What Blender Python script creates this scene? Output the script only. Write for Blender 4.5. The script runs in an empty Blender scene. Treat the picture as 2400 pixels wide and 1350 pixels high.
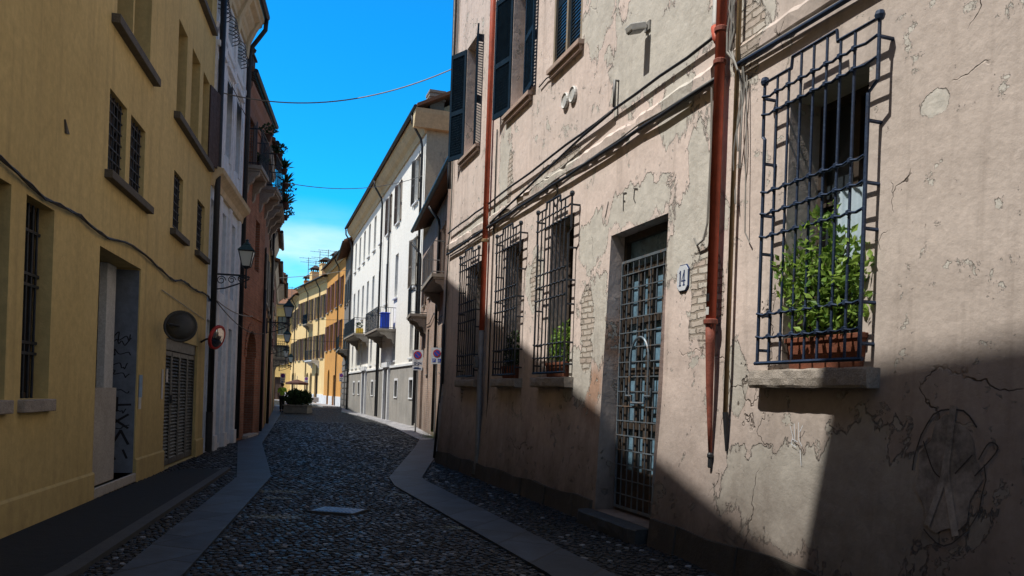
import bpy, bmesh, math, random
from mathutils import Vector, Matrix, noise
random.seed(7)
R = math.radians
scene = bpy.context.scene
COL = scene.collection

# ------------------------------------------------------------------ camera model
F, Y0, H = 1900.0, 927.7, 1.5
ROLL = R(2.0); CR, SR = math.cos(ROLL), math.sin(ROLL)
def ray(px, py):
    a = (px-1200)/F; b = -(py-Y0)/F
    return (a*CR-b*SR, 1.0, a*SR+b*CR)
def G(px, py, z=0.0):
    d = ray(px, py); t = (z-H)/d[2]
    return (d[0]*t, t)
def at(px, py, Y):
    d = ray(px, py)
    return Vector((d[0]*Y, Y, H+d[2]*Y))

# ------------------------------------------------------------------ mesh builder
class MB:
    def __init__(s): s.v = []; s.f = []; s.T = Matrix()
    def add(s, vs, fs):
        n = len(s.v)
        s.v += [tuple(s.T @ Vector(p)) for p in vs]
        s.f += [tuple(n+i for i in f) for f in fs]
        return s
    def box(s, x0, x1, y0, y1, z0, z1):
        if x0 > x1: x0, x1 = x1, x0
        if y0 > y1: y0, y1 = y1, y0
        if z0 > z1: z0, z1 = z1, z0
        s.add([(x0,y0,z0),(x1,y0,z0),(x1,y1,z0),(x0,y1,z0),(x0,y0,z1),(x1,y0,z1),(x1,y1,z1),(x0,y1,z1)],
              [(0,3,2,1),(4,5,6,7),(0,1,5,4),(1,2,6,5),(2,3,7,6),(3,0,4,7)])
        return s
    def quad(s, a, b, c, d): s.add([a,b,c,d], [(0,1,2,3)]); return s
    def tube(s, pts, r, n=8, cap=True):
        pts = [Vector(p) for p in pts]; m = len(pts)
        rs = r if isinstance(r, (list, tuple)) else [r]*m
        vs = []; fs = []; ref = None
        for i, p in enumerate(pts):
            t = (pts[min(i+1, m-1)] - pts[max(i-1, 0)])
            if t.length < 1e-9: t = Vector((0,0,1))
            t.normalize()
            if ref is None:
                ref = Vector((0,0,1)) if abs(t.z) < .9 else Vector((1,0,0))
            u = ref - t*ref.dot(t)
            if u.length < 1e-4: u = Vector((1,0,0)) - t*t.x
            u.normalize(); ref = u
            w = t.cross(u)
            for k in range(n):
                a = 2*math.pi*(k+.5)/n
                vs.append(p + (u*math.cos(a)+w*math.sin(a))*rs[i])
        for i in range(m-1):
            for k in range(n):
                a = i*n+k; b = i*n+(k+1) % n
                fs.append((a, b, b+n, a+n))
        if cap:
            fs.append(tuple(range(n-1, -1, -1))); fs.append(tuple((m-1)*n+k for k in range(n)))
        s.add(vs, fs); return s
    def lathe(s, prof, c=(0,0,0), n=16, axis='z'):
        vs = []; fs = []; m = len(prof)
        for (r, h) in prof:
            for k in range(n):
                a = 2*math.pi*k/n; x, y = r*math.cos(a), r*math.sin(a)
                p = (x, y, h) if axis == 'z' else ((x, h, y) if axis == 'y' else (h, x, y))
                vs.append((c[0]+p[0], c[1]+p[1], c[2]+p[2]))
        for i in range(m-1):
            for k in range(n):
                a = i*n+k; b = i*n+(k+1) % n
                fs.append((a, b, b+n, a+n))
        fs.append(tuple(range(n-1, -1, -1))); fs.append(tuple((m-1)*n+k for k in range(n)))
        s.add(vs, fs); return s
    def prism(s, poly, a0, a1, axis='y'):
        """poly of 2D points; extruded between a0 and a1. axis 'y': (x,z); 'z': (x,y); 'x': (y,z)"""
        def P(p, h):
            return (p[0], h, p[1]) if axis == 'y' else ((p[0], p[1], h) if axis == 'z' else (h, p[0], p[1]))
        n = len(poly)
        vs = [P(p, a0) for p in poly]+[P(p, a1) for p in poly]
        fs = [tuple(range(n)), tuple(range(2*n-1, n-1, -1))]
        for i in range(n):
            j = (i+1) % n; fs.append((i, i+n, j+n, j))
        s.add(vs, fs); return s
    def build(s, name, m, parent=None, smooth=False, loc=None, rotz=0, bevel=0, recalc=True):
        me = bpy.data.meshes.new(name); me.from_pydata(s.v, [], s.f)
        if recalc:
            bm = bmesh.new(); bm.from_mesh(me); bmesh.ops.recalc_face_normals(bm, faces=bm.faces); bm.to_mesh(me); bm.free()
        if smooth: me.shade_smooth()
        ms = m if isinstance(m, (list, tuple)) else [m]
        for q in ms: me.materials.append(q)
        me.update()
        o = bpy.data.objects.new(name, me); COL.objects.link(o)
        if parent: o.parent = parent
        if loc is not None: o.location = loc
        o.rotation_euler[2] = rotz
        if bevel:
            b = o.modifiers.new('bevel', 'BEVEL'); b.width = bevel; b.segments = 2; b.limit_method = 'ANGLE'
        return o

def tag(o, label=None, cat=None, group=None, kind=None):
    if label: o['label'] = label
    if cat: o['category'] = cat
    if group: o['group'] = group
    if kind: o['kind'] = kind
    return o
def empty(name, loc, rz=0, label=None, cat=None, group=None):
    o = bpy.data.objects.new(name, None); COL.objects.link(o); o.location = loc; o.rotation_euler[2] = rz
    o.empty_display_size = .2
    return tag(o, label, cat, group)
def copy_tree(o, parent=None):
    c = o.copy(); COL.objects.link(c)
    if parent: c.parent = parent
    for ch in list(o.children): copy_tree(ch, c)
    return c

class Fr:
    """a facade frame: x along the wall from p to q, y outward to the street, z up"""
    def __init__(s, p, q):
        s.p = p; L = math.hypot(q[0]-p[0], q[1]-p[1]); s.L = L
        s.d = ((q[0]-p[0])/L, (q[1]-p[1])/L); s.n = (-s.d[1], s.d[0]); s.rz = math.atan2(s.d[1], s.d[0])
        s.loc = (p[0], p[1], 0)
    def pix(s, px, py, o=0.0):
        d = ray(px, py); den = d[0]*s.n[0]+d[1]*s.n[1]
        t = (s.p[0]*s.n[0]+s.p[1]*s.n[1]+o)/den
        x, y = d[0]*t, t
        return ((x-s.p[0])*s.d[0]+(y-s.p[1])*s.d[1], H+d[2]*t)
    def w(s, x, y, z): return Vector((s.p[0]+s.d[0]*x+s.n[0]*y, s.p[1]+s.d[1]*x+s.n[1]*y, z))
    def root(s, name, label, cat, group=None): return empty(name, s.loc, s.rz, label, cat, group)
    def near(s, x, y, z, name, label, cat, group=None, turn=0):
        return empty(name, s.w(x, y, z), s.rz+turn, label, cat, group)

# ------------------------------------------------------------------ materials
class NT:
    def __init__(s, name):
        s.m = bpy.data.materials.new(name); s.m.use_nodes = True; s.t = s.m.node_tree
        s.b = s.t.nodes['Principled BSDF']
    def n(s, typ, **kw):
        nd = s.t.nodes.new('ShaderNode'+typ)
        for k, v in kw.items(): setattr(nd, k, v)
        return nd
    def set(s, nd, inp, v):
        if v is None: return
        if isinstance(v, bpy.types.NodeSocket): s.t.links.new(v, nd.inputs[inp])
        else:
            if isinstance(v, (tuple, list)) and len(v) == 3 and nd.inputs[inp].type == 'RGBA': v = (*v, 1)
            nd.inputs[inp].default_value = v
    def coord(s, out='Object'): 
        if not hasattr(s, '_tc'): s._tc = s.n('TexCoord')
        return s._tc.outputs[out]
    def math(s, op, a, b=None, c=None, clamp=False):
        nd = s.n('Math', operation=op); nd.use_clamp = clamp
        s.set(nd, 0, a); s.set(nd, 1, b); s.set(nd, 2, c); return nd.outputs[0]
    def vmath(s, op, a, b=None, o=0):
        nd = s.n('VectorMath', operation=op); s.set(nd, 0, a); s.set(nd, 1, b)
        return nd.outputs[o]
    def noise(s, vec, scale, det=3, rough=.55, dist=0, col=False):
        nd = s.n('TexNoise'); s.set(nd, 'Vector', vec); s.set(nd, 'Scale', scale); s.set(nd, 'Detail', det)
        s.set(nd, 'Roughness', rough); s.set(nd, 'Distortion', dist); return nd.outputs[1 if col else 0]
    def vor(s, vec, scale, feat='F1', out=0, rnd=1.0):
        nd = s.n('TexVoronoi', feature=feat); s.set(nd, 'Vector', vec); s.set(nd, 'Scale', scale); s.set(nd, 'Randomness', rnd)
        return nd.outputs[out]
    def mr(s, v, a, b, c=0.0, d=1.0, smooth=False):
        nd = s.n('MapRange'); nd.clamp = True
        if smooth: nd.interpolation_type = 'SMOOTHSTEP'
        s.set(nd, 0, v); s.set(nd, 1, a); s.set(nd, 2, b); s.set(nd, 3, c); s.set(nd, 4, d); return nd.outputs[0]
    def mix(s, f, a, b, mode='MIX'):
        nd = s.n('Mix', data_type='RGBA', blend_type=mode)
        s.set(nd, 0, f); s.set(nd, 6, a); s.set(nd, 7, b); return nd.outputs[2]
    def mapping(s, vec, scale=(1,1,1), rot=(0,0,0), loc=(0,0,0)):
        nd = s.n('Mapping'); s.set(nd, 'Vector', vec); nd.inputs['Scale'].default_value = scale
        nd.inputs['Rotation'].default_value = rot; nd.inputs['Location'].default_value = loc; return nd.outputs[0]
    def bump(s, h, dist=1.0, strength=1.0, prev=None):
        nd = s.n('Bump'); s.set(nd, 'Height', h); s.set(nd, 'Distance', dist); s.set(nd, 'Strength', strength)
        if prev is not None: s.set(nd, 'Normal', prev)
        return nd.outputs[0]
    def out(s, col=None, rough=.9, normal=None, metal=None, spec=None, trans=None):
        s.set(s.b, 'Base Color', col); s.set(s.b, 'Roughness', rough)
        if normal is not None: s.set(s.b, 'Normal', normal)
        if metal is not None: s.set(s.b, 'Metallic', metal)
        if spec is not None: s.set(s.b, 'Specular IOR Level', spec)
        return s.m

def stucco(name, c1, c2, stain=(.2,.18,.15), amt=.35, bump=.004, scale=.8, grime=.5, streak=.5):
    t = NT(name); P = t.coord()
    big = t.mr(t.noise(P, scale, 5, .6), .35, .65, smooth=True)
    c = t.mix(big, c1, c2)
    fine = t.mr(t.noise(P, 9, 4, .7), .3, .7, .86, 1.1)
    c = t.mix(1.0, c, fine, 'MULTIPLY')
    st = t.noise(t.mapping(P, (2.2, 2.2, .16)), 1.6, 5, .65)
    c = t.mix(t.math('MULTIPLY', t.mr(st, .5, .78), streak), c, stain)
    patch = t.mr(t.noise(P, 1.9, 6, .7, .4), .58, .66, 0, amt)
    c = t.mix(patch, c, stain)
    z = t.n('SeparateXYZ'); t.set(z, 0, P)
    g = t.mr(t.math('ADD', z.outputs[2], t.math('MULTIPLY', t.noise(P, 2.5, 4), -.9)), -.3, .9, grime, 0)
    c = t.mix(g, c, tuple(x*.35 for x in c1))
    h = t.math('ADD', t.math('MULTIPLY', t.noise(P, 3, 6, .65), bump*2.5), t.math('MULTIPLY', t.noise(P, 40, 3, .6), bump*.5))
    return t.out(c, .93, t.bump(h), spec=.2)

def brickmat(name, c1, c2, mortar=(.3,.27,.23), bw=.26, rh=.075, bumpd=.008, wash=None, washamt=.5):
    t = NT(name); P = t.coord()
    s = t.n('SeparateXYZ'); t.set(s, 0, P)
    v = t.n('CombineXYZ'); t.set(v, 0, t.math('ADD', s.outputs[0], s.outputs[1])); t.set(v, 1, s.outputs[2])
    dv = t.vmath('ADD', v.outputs[0], t.vmath('MULTIPLY', t.vmath('SUBTRACT', t.noise(P, 3, 3, col=True), (.5,.5,.5)), (.03,.02,0)))
    b = t.n('TexBrick'); t.set(b, 'Vector', dv); t.set(b, 'Color1', c1); t.set(b, 'Color2', c2); t.set(b, 'Mortar', mortar)
    t.set(b, 'Scale', 1.0); t.set(b, 'Mortar Size', .009); t.set(b, 'Brick Width', bw); t.set(b, 'Row Height', rh); t.set(b, 'Mortar Smooth', .3)
    c = b.outputs[0]
    c = t.mix(1.0, c, t.mr(t.noise(P, 1.2, 6, .7), .3, .7, .6, 1.15), 'MULTIPLY')
    c = t.mix(1.0, c, t.mr(t.noise(P, 25, 3, .7), .3, .7, .8, 1.15), 'MULTIPLY')
    if wash: c = t.mix(t.mr(t.noise(P, .9, 6, .7), .4, .62, 0, washamt), c, wash)
    g = t.mr(t.math('ADD', s.outputs[2], t.math('MULTIPLY', t.noise(P, 2.5, 4), -.9)), -.3, 1.2, .5, 0)
    c = t.mix(g, c, (.05,.045,.04))
    h = t.math('ADD', t.math('MULTIPLY', b.outputs[1], -bumpd), t.math('MULTIPLY', t.noise(P, 30, 4), bumpd*.6))
    return t.out(c, .93, t.bump(h), spec=.2)

def stone(name, c1, c2, scale=6, bump=.004, rough=.85):
    t = NT(name); P = t.coord()
    c = t.mix(t.mr(t.noise(P, scale, 6, .7), .3, .7), c1, c2)
    c = t.mix(1.0, c, t.mr(t.noise(P, scale*9, 3, .7), .3, .7, .75, 1.15), 'MULTIPLY')
    h = t.math('ADD', t.math('MULTIPLY', t.noise(P, scale*1.5, 6, .7), bump*2), t.math('MULTIPLY', t.noise(P, scale*10, 3, .6), bump*.7))
    return t.out(c, rough, t.bump(h), spec=.3)

def paint(name, c, rough=.55, var=.25, metal=0.0, rust=None, bump=.0008, spec=.4):
    t = NT(name); P = t.coord()
    k = t.mr(t.noise(P, 7, 5, .7), .3, .7, 1-var, 1+var*.5)
    col = t.mix(1.0, c, k, 'MULTIPLY')
    if rust: col = t.mix(t.mr(t.noise(P, 5, 6, .75), .55, .68, 0, .8), col, rust)
    return t.out(col, t.mr(t.noise(P, 15, 3), .3, .7, rough*.85, min(1, rough*1.2)), t.bump(t.math('MULTIPLY', t.noise(P, 45, 3), bump)), metal=metal, spec=spec)

def glassmat(name, c=(.02,.025,.03), rough=.08):
    t = NT(name); P = t.coord()
    k = t.noise(P, 2.2, 3)
    col = t.mix(k, c, tuple(x*2.2 for x in c))
    return t.out(col, t.mr(t.noise(P, 6, 3), .3, .7, rough*.7, rough*1.8), t.bump(t.math('MULTIPLY', t.noise(P, 2.5, 2), .01)), spec=.6)

def leafmat(name, dark, light, trans=.3):
    t = NT(name); g = t.n('NewGeometry')
    c = t.mix(g.outputs['Random Per Island'], dark, light)
    t.out(c, .5, spec=.3)
    tr = t.n('BsdfTranslucent'); t.set(tr, 0, t.mix(.5, c, light))
    mx = t.n('MixShader'); mx.inputs[0].default_value = trans
    t.t.links.new(t.b.outputs[0], mx.inputs[1]); t.t.links.new(tr.outputs[0], mx.inputs[2])
    t.t.links.new(mx.outputs[0], t.t.nodes['Material Output'].inputs[0])
    return t.m

def tilemat(name):
    t = NT(name); P = t.coord()
    s = t.n('SeparateXYZ'); t.set(s, 0, P)
    w = t.math('ABSOLUTE', t.math('SINE', t.math('MULTIPLY', s.outputs[0], 15.7)))
    r = t.math('FRACT', t.math('MULTIPLY', s.outputs[1], 2.9))
    c = t.mix(t.mr(t.noise(P, 5, 5, .7), .3, .7), (.30,.13,.07), (.20,.12,.08))
    c = t.mix(t.mr(t.noise(P, 1.3, 5, .7), .5, .7, 0, .6), c, (.12,.1,.07))
    h = t.math('ADD', t.math('MULTIPLY', w, .05), t.math('MULTIPLY', r, .02))
    return t.out(c, .9, t.bump(h), spec=.2)

MT = {}
MT['dark_iron'] = paint('dark_iron', (.035,.045,.06), .5, .4, .3, rust=(.06,.04,.03))
MT['blue_iron'] = paint('blue_iron', (.028,.048,.095), .5, .35, .15, rust=(.04,.035,.045), bump=.003, spec=.3)
MT['gate_iron'] = paint('gate_iron', (.17,.21,.25), .5, .35, .3, rust=(.3,.17,.08))
MT['pipe_dark'] = paint('pipe_dark', (.028,.03,.035), .5, .3, .2)
MT['pipe_grey'] = paint('pipe_grey', (.2,.2,.2), .5, .3, .2)
MT['pipe_red'] = paint('pipe_red', (.50,.10,.05), .55, .3, 0, rust=(.36,.085,.05))
MT['pipe_red_old'] = paint('pipe_red_old', (.25,.07,.045), .7, .4, 0, rust=(.12,.06,.05), bump=.003)
MT['pipe_ochre'] = paint('pipe_ochre', (.30,.20,.10), .6, .3, 0, rust=(.16,.13,.10))
MT['pvc_white'] = paint('pvc_white', (.75,.75,.73), .4, .1)
MT['shutter_green'] = paint('shutter_green', (.008,.026,.050), .7, .35, 0, spec=.1)
MT['shutter_brown'] = paint('shutter_brown', (.075,.045,.035), .65, .3)
MT['shutter_dark'] = paint('shutter_dark', (.05,.04,.035), .65, .3)
MT['shutter_grey'] = paint('shutter_grey', (.16,.13,.10), .65, .3)
MT['shutter_maroon'] = paint('shutter_maroon', (.12,.035,.03), .65, .3)
MT['frame_dark'] = paint('frame_dark', (.06,.045,.035), .6, .3)
MT['frame_white'] = paint('frame_white', (.6,.6,.58), .5, .2)
MT['frame_tan'] = paint('frame_tan', (.34,.28,.2), .7, .2)
MT['louvre_metal'] = paint('louvre_metal', (.085,.09,.085), .5, .3, .3)
MT['glass'] = glassmat('glass')
MT['glass_sky'] = glassmat('glass_sky', (.05,.08,.12), .12)
MT['void'] = paint('dark_room', (.012,.011,.01), .9, .3)
MT['cable'] = paint('cable', (.03,.028,.028), .6, .2)
MT['cable_grey'] = paint('cable_grey', (.28,.27,.25), .6, .2)
MT['sill_stone'] = stone('sill_stone', (.42,.37,.32), (.28,.25,.22), 9, .008)
MT['sill_dark'] = stone('sill_dark', (.14,.125,.10), (.09,.08,.07), 6, .003)
MT['post_paint'] = stone('post_paint', (.62,.64,.64), (.5,.52,.53), 5, .002)
MT['marble'] = stone('marble', (.5,.47,.42), (.36,.33,.29), 4, .002)
MT['trim_white'] = stucco('trim_white', (.84,.86,.89), (.78,.80,.83), amt=.15, bump=.002, grime=.3, streak=.25)
MT['trim_cream'] = stucco('trim_cream', (.72,.58,.36), (.62,.50,.32), amt=.15, bump=.002, grime=0, streak=.25)
MT['trim_stone'] = stone('trim_stone', (.42,.38,.32), (.28,.25,.22), 5, .003)
MT['roof_tile'] = tilemat('roof_tile')
MT['eave_dark'] = paint('eave_dark', (.05,.035,.03), .8, .3)
MT['pot_dark'] = stone('pot_dark', (.13,.06,.04), (.08,.04,.03), 5, .002)
MT['terracotta'] = stone('terracotta', (.26,.085,.045), (.13,.055,.035), 4, .004)
MT['leaf_bright'] = leafmat('leaf_bright', (.04,.13,.02), (.36,.52,.10), .4)
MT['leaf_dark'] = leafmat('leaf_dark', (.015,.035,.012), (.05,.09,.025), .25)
MT['bark'] = stone('bark', (.12,.09,.06), (.07,.05,.035), 12, .003)
MT['concrete'] = stone('concrete', (.30,.28,.25), (.2,.19,.17), 4, .003)
MT['skin'] = paint('skin', (.45,.26,.18), .6, .1)
MT['hair'] = paint('hair', (.02,.014,.01), .6, .3)
MT['lime_cloth'] = paint('lime_cloth', (.38,.62,.06), .85, .15)
MT['black_cloth'] = paint('black_cloth', (.02,.02,.024), .85, .2)
MT['white_cloth'] = paint('white_cloth', (.75,.76,.78), .85, .1)
MT['blue_cloth'] = paint('blue_cloth', (.06,.1,.25), .85, .15)
MT['door_pane'] = paint('door_pane', (.16,.28,.38), .3, .6)
MT['curtain'] = paint('curtain', (.50,.62,.72), .85, .12)
MT['plastic_blue'] = paint('plastic_blue', (.01,.06,.55), .45, .15)
MT['plastic_yellow'] = paint('plastic_yellow', (.75,.5,.05), .5, .15)
MT['red_paint'] = paint('red_paint', (.5,.04,.04), .45, .2)
MT['blue_paint'] = paint('blue_paint', (.03,.08,.5), .45, .2)
MT['white_paint'] = paint('white_paint', (.68,.72,.78), .45, .12)
MT['navy_paint'] = paint('navy_paint', (.015,.04,.14), .5, .2)
MT['black_paint'] = paint('black_paint', (.012,.012,.016), .6, .2)
MT['paper'] = paint('paper', (.6,.6,.58), .9, .2)
MT['paper_blue'] = paint('paper_blue', (.25,.38,.55), .9, .3)
MT['mirror_back'] = paint('mirror_back', (.075,.075,.072), .55, .3, .3)
MT['awning'] = paint('awning', (.09,.04,.03), .85, .2)
MT['chalk_pale'] = paint('chalk_pale', (.36,.33,.30), .95, .7)
MT['chalk_rub'] = paint('chalk_rub', (.30,.27,.245), .95, .7)
MT['chalk'] = paint('chalk', (.075,.066,.06), .95, .4)
t = NT('mirror_glass'); MT['mirror'] = t.out((.75,.78,.8), .06, metal=1.0)
t = NT('lantern_glass'); t.out((.72,.82,.84), .25, spec=.5); t.b.inputs['Transmission Weight'].default_value = .15; MT['lantern_glass'] = t.m

# sun-faded pink plaster with peeled patches, bare bricks and cracks (the big facade on the right)
A_ = G(1540, 1276); B_ = G(1030, 1083)
_L = math.hypot(B_[0]-A_[0], B_[1]-A_[1]); _d = ((B_[0]-A_[0])/_L, (B_[1]-A_[1])/_L)
R1 = Fr((A_[0]-_d[0]*12, A_[1]-_d[1]*12), B_)

def pink_plaster():
    t = NT('pink_peeling_plaster'); P = t.coord()
    s = t.n('SeparateXYZ'); t.set(s, 0, P); X, Z = s.outputs[0], s.outputs[2]
    v = t.n('CombineXYZ'); t.set(v, 0, X); t.set(v, 1, Z); Q = v.outputs[0]
    def blobs(lst):
        m = None
        for (px, py, rx, rz) in lst:
            a, b = R1.pix(px, py)
            d = t.vmath('SUBTRACT', Q, (a, b, 0)); d = t.vmath('MULTIPLY', d, (1/rx, 1/rz, 0))
            l = t.vmath('LENGTH', d, o=1)
            m = l if m is None else t.math('MINIMUM', m, l)
        return m
    n1 = t.noise(t.mapping(P, (1, 1, .62)), 3.1, 9, .66, .3); n2 = t.noise(P, 1.1, 4, .55)
    edge = t.math('MULTIPLY', t.math('SUBTRACT', n1, .5), 2.6)
    peel = blobs([(1500,110,.9,.75),(1400,40,.55,.5),(1600,60,.7,.55),(1590,250,.35,.4),(1185,390,.35,.75),(1300,400,1.0,.16),(1490,480,.85,.26),
                  (1620,560,.55,.6),(1390,560,.5,.35),(1255,660,.4,.5),(1390,760,.45,.65),(1850,1160,1.0,.42),(2050,1180,.7,.6),
                  (1750,90,.35,.5),(1725,890,.2,.3),(2190,240,.10,.08),(1350,880,.5,.4),(1120,520,1.5,.12),(1640,400,.22,.5)])
    pm = t.mr(t.math('ADD', peel, edge), 1.0, .93)
    small = t.mr(t.math('ADD', t.noise(P, 4.5, 8, .68, .3), t.math('MULTIPLY', n2, .35)), .785, .80)
    pm = t.math('MAXIMUM', pm, small)
    bk = blobs([(1655,690,.30,.55),(1255,660,.24,.42),(1375,740,.22,.45),(1755,95,.28,.36),(1375,830,.22,.2),(1195,420,.14,.5),(1085,880,.16,.5),(1310,380,.9,.09)])
    bm_ = t.mr(t.math('ADD', bk, t.math('MULTIPLY', t.math('SUBTRACT', n1, .5), 1.6)), 1.0, .92)
    # colours
    pink = t.mix(t.mr(n2, .35, .65, smooth=True), (.79,.665,.605), (.72,.625,.575))
    rosy = t.mr(t.noise(P, .55, 4, .6), .5, .72)
    pink = t.mix(t.math('MULTIPLY', rosy, .4), pink, (.75,.57,.50))
    # plain wall right of the pipes: browner, with vignetting painted into the colour
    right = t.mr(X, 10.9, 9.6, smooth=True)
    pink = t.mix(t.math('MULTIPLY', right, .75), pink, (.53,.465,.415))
    orange = t.mr(t.math('ADD', blobs([(1390,910,.35,.5),(1420,800,.12,.5),(1335,560,.12,.9)]), t.math('MULTIPLY', t.math('SUBTRACT', n1, .5), 2.2)), 1.0, .4)
    pink = t.mix(t.math('MULTIPLY', orange, .7), pink, (.55,.27,.14))
    pink = t.mix(1.0, pink, t.mr(t.noise(P, 14, 5, .75), .3, .7, .86, 1.08), 'MULTIPLY')
    grey = t.mix(t.mr(t.noise(P, 6, 6, .7), .35, .65), (.67,.635,.575), (.56,.535,.485))
    brick = t.n('TexBrick'); dv = t.vmath('ADD', Q, t.vmath('MULTIPLY', t.vmath('SUBTRACT', t.noise(P, 7, 4, .7, col=True), (.5,.5,.5)), (.07,.06,0)))
    t.set(brick, 'Vector', dv); t.set(brick, 'Scale', 1.0); t.set(brick, 'Mortar Size', .014); t.set(brick, 'Brick Width', .25); t.set(brick, 'Row Height', .072)
    t.set(brick, 'Mortar Smooth', .4); t.set(brick, 'Color1', (.64,.60,.54)); t.set(brick, 'Color2', (.54,.45,.39)); t.set(brick, 'Mortar', (.36,.31,.26))
    c = t.mix(pm, pink, grey)
    ed_ = t.math('MULTIPLY', t.math('MULTIPLY', pm, t.math('SUBTRACT', 1.0, pm)), 3.0)
    c = t.mix(t.math('MULTIPLY', ed_, .12, clamp=True), c, (.22,.17,.14))  # shadow along the flake edges, painted into the colour
    c = t.mix(bm_, c, brick.outputs[0])
    # cracks
    cv = t.vmath('ADD', P, t.vmath('MULTIPLY', t.vmath('SUBTRACT', t.noise(P, 2.2, 4, .55, col=True), (.5,.5,.5)), (.55,.55,.55)))
    ed = t.vor(t.mapping(cv, (1, 1, .6)), .8, 'DISTANCE_TO_EDGE')
    cm = t.math('MULTIPLY', t.mr(ed, .0012, .005, 1, 0), t.mr(t.noise(P, .8, 3), .57, .62))
    ed2 = t.vor(cv, 2.3, 'DISTANCE_TO_EDGE')
    cm2 = t.math('MULTIPLY', t.mr(ed2, .001, .009, .8, 0), t.mr(t.noise(P, 1.3, 3), .68, .72))
    cm = t.math('MAXIMUM', cm, cm2)
    c = t.mix(t.math('MULTIPLY', cm, .85), c, (.07,.055,.045))
    # streaks, then grime plus painted-in shade darkening the lower wall
    st = t.noise(t.mapping(P, (3.2, 3.2, .22)), 1.4, 5, .65)
    c = t.mix(t.mr(st, .52, .75, 0, .45), c, (.26,.215,.185))
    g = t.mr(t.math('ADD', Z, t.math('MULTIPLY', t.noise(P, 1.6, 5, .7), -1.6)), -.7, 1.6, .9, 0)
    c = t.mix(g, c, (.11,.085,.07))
    fp = t.math('MULTIPLY', t.noise(P, 32, 4, .7), .0035)
    h = t.math('ADD', fp, t.math('MULTIPLY', t.noise(P, 1.5, 4), .03))
    h = t.math('ADD', h, t.math('MULTIPLY', pm, -.03))
    h = t.math('ADD', h, t.math('MULTIPLY', t.math('MULTIPLY', pm, t.noise(P, 7, 4, .55)), .009))
    h = t.math('ADD', h, t.math('MULTIPLY', t.math('MULTIPLY', bm_, brick.outputs[1]), -.05))
    h = t.math('ADD', h, t.math('MULTIPLY', bm_, -.015))
    h = t.math('ADD', h, t.math('MULTIPLY', cm, -.012))
    return t.out(c, .94, t.bump(h), spec=.15)
MT['pink'] = pink_plaster()
MT['pink_plain'] = stucco('pink_plain', (.50,.37,.31), (.44,.35,.30), bump=.006, grime=.6)
MT['plinth'] = stucco('plinth', (.13,.115,.10), (.09,.08,.07), bump=.012, grime=.6, amt=.5)
MT['yellow'] = stucco('yellow', (.67,.52,.235), (.58,.445,.195), stain=(.30,.22,.11), amt=.22, bump=.004, scale=.35, grime=.35, streak=.6)
MT['white'] = stucco('white', (.82,.90,.97), (.76,.84,.92), amt=.15, bump=.003, grime=.3, streak=.25)
MT['cream'] = stucco('cream', (.95,.93,.87), (.91,.89,.83), stain=(.55,.48,.36), amt=.15, bump=.003, grime=0, streak=.25)
MT['endwall'] = stucco('endwall', (.52,.43,.29), (.44,.38,.28), stain=(.16,.15,.13), amt=.6, bump=.006, scale=.5, grime=0, streak=.6)
MT['grey_base'] = stucco('grey_base', (.44,.42,.39), (.35,.34,.32), bump=.004, grime=.3)
MT['far_yellow'] = stucco('far_yellow', (.88,.62,.24), (.82,.56,.22), stain=(.5,.33,.14), amt=.2, grime=.1, streak=.35)
MT['far_pale'] = stucco('far_pale', (.92,.70,.36), (.88,.63,.31), stain=(.5,.33,.14), amt=.2, grime=.1, streak=.35)
MT['far_orange'] = stucco('far_orange', (.72,.36,.10), (.62,.32,.10), stain=(.4,.22,.1), amt=.25, grime=.1, streak=.35)
MT['ochre_dark'] = stucco('ochre_dark', (.42,.27,.10), (.34,.23,.10), amt=.3)
MT['greyish'] = stucco('greyish', (.25,.21,.15), (.20,.17,.13), amt=.3)
MT['rose'] = stucco('rose', (.36,.19,.13), (.28,.16,.12), amt=.3)
MT['brick_red'] = brickmat('brick_red', (.56,.23,.13), (.42,.17,.10), (.40,.30,.22))
MT['brick_pale'] = brickmat('brick_pale', (.50,.33,.25), (.42,.29,.23), (.44,.38,.32), wash=(.50,.42,.36), washamt=.6)
MT['stone_grey'] = stucco('stone_grey', (.26,.24,.22), (.2,.19,.18), bump=.01, amt=.4)

def cobblemat():
    t = NT('cobbles'); g = t.n('NewGeometry'); P = t.coord()
    rp = g.outputs['Random Per Island']
    c = t.mix(rp, (.004,.006,.010), (.025,.025,.028))
    c = t.mix(t.mr(t.math('FRACT', t.math('MULTIPLY', rp, 17.3)), .965, .97), c, (.19,.21,.24))
    c = t.mix(t.mr(t.noise(P, 1.5, 4), .5, .7, 0, .5), c, (.018,.02,.014))
    # pale bands across the setts
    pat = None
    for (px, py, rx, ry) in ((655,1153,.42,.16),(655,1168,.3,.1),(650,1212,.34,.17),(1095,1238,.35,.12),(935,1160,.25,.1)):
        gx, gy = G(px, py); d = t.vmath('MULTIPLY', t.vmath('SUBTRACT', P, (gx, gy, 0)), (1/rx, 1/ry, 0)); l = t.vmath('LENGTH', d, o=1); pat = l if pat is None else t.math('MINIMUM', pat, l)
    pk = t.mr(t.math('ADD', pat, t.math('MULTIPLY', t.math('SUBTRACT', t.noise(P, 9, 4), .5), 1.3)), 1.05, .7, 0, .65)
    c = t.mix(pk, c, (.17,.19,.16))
    return t.out(c, t.mr(t.math('FRACT', t.math('MULTIPLY', rp, 7.1)), 0, 1, .35, .8), t.bump(t.math('MULTIPLY', t.noise(P, 40, 3), .004)), spec=.45)
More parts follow.
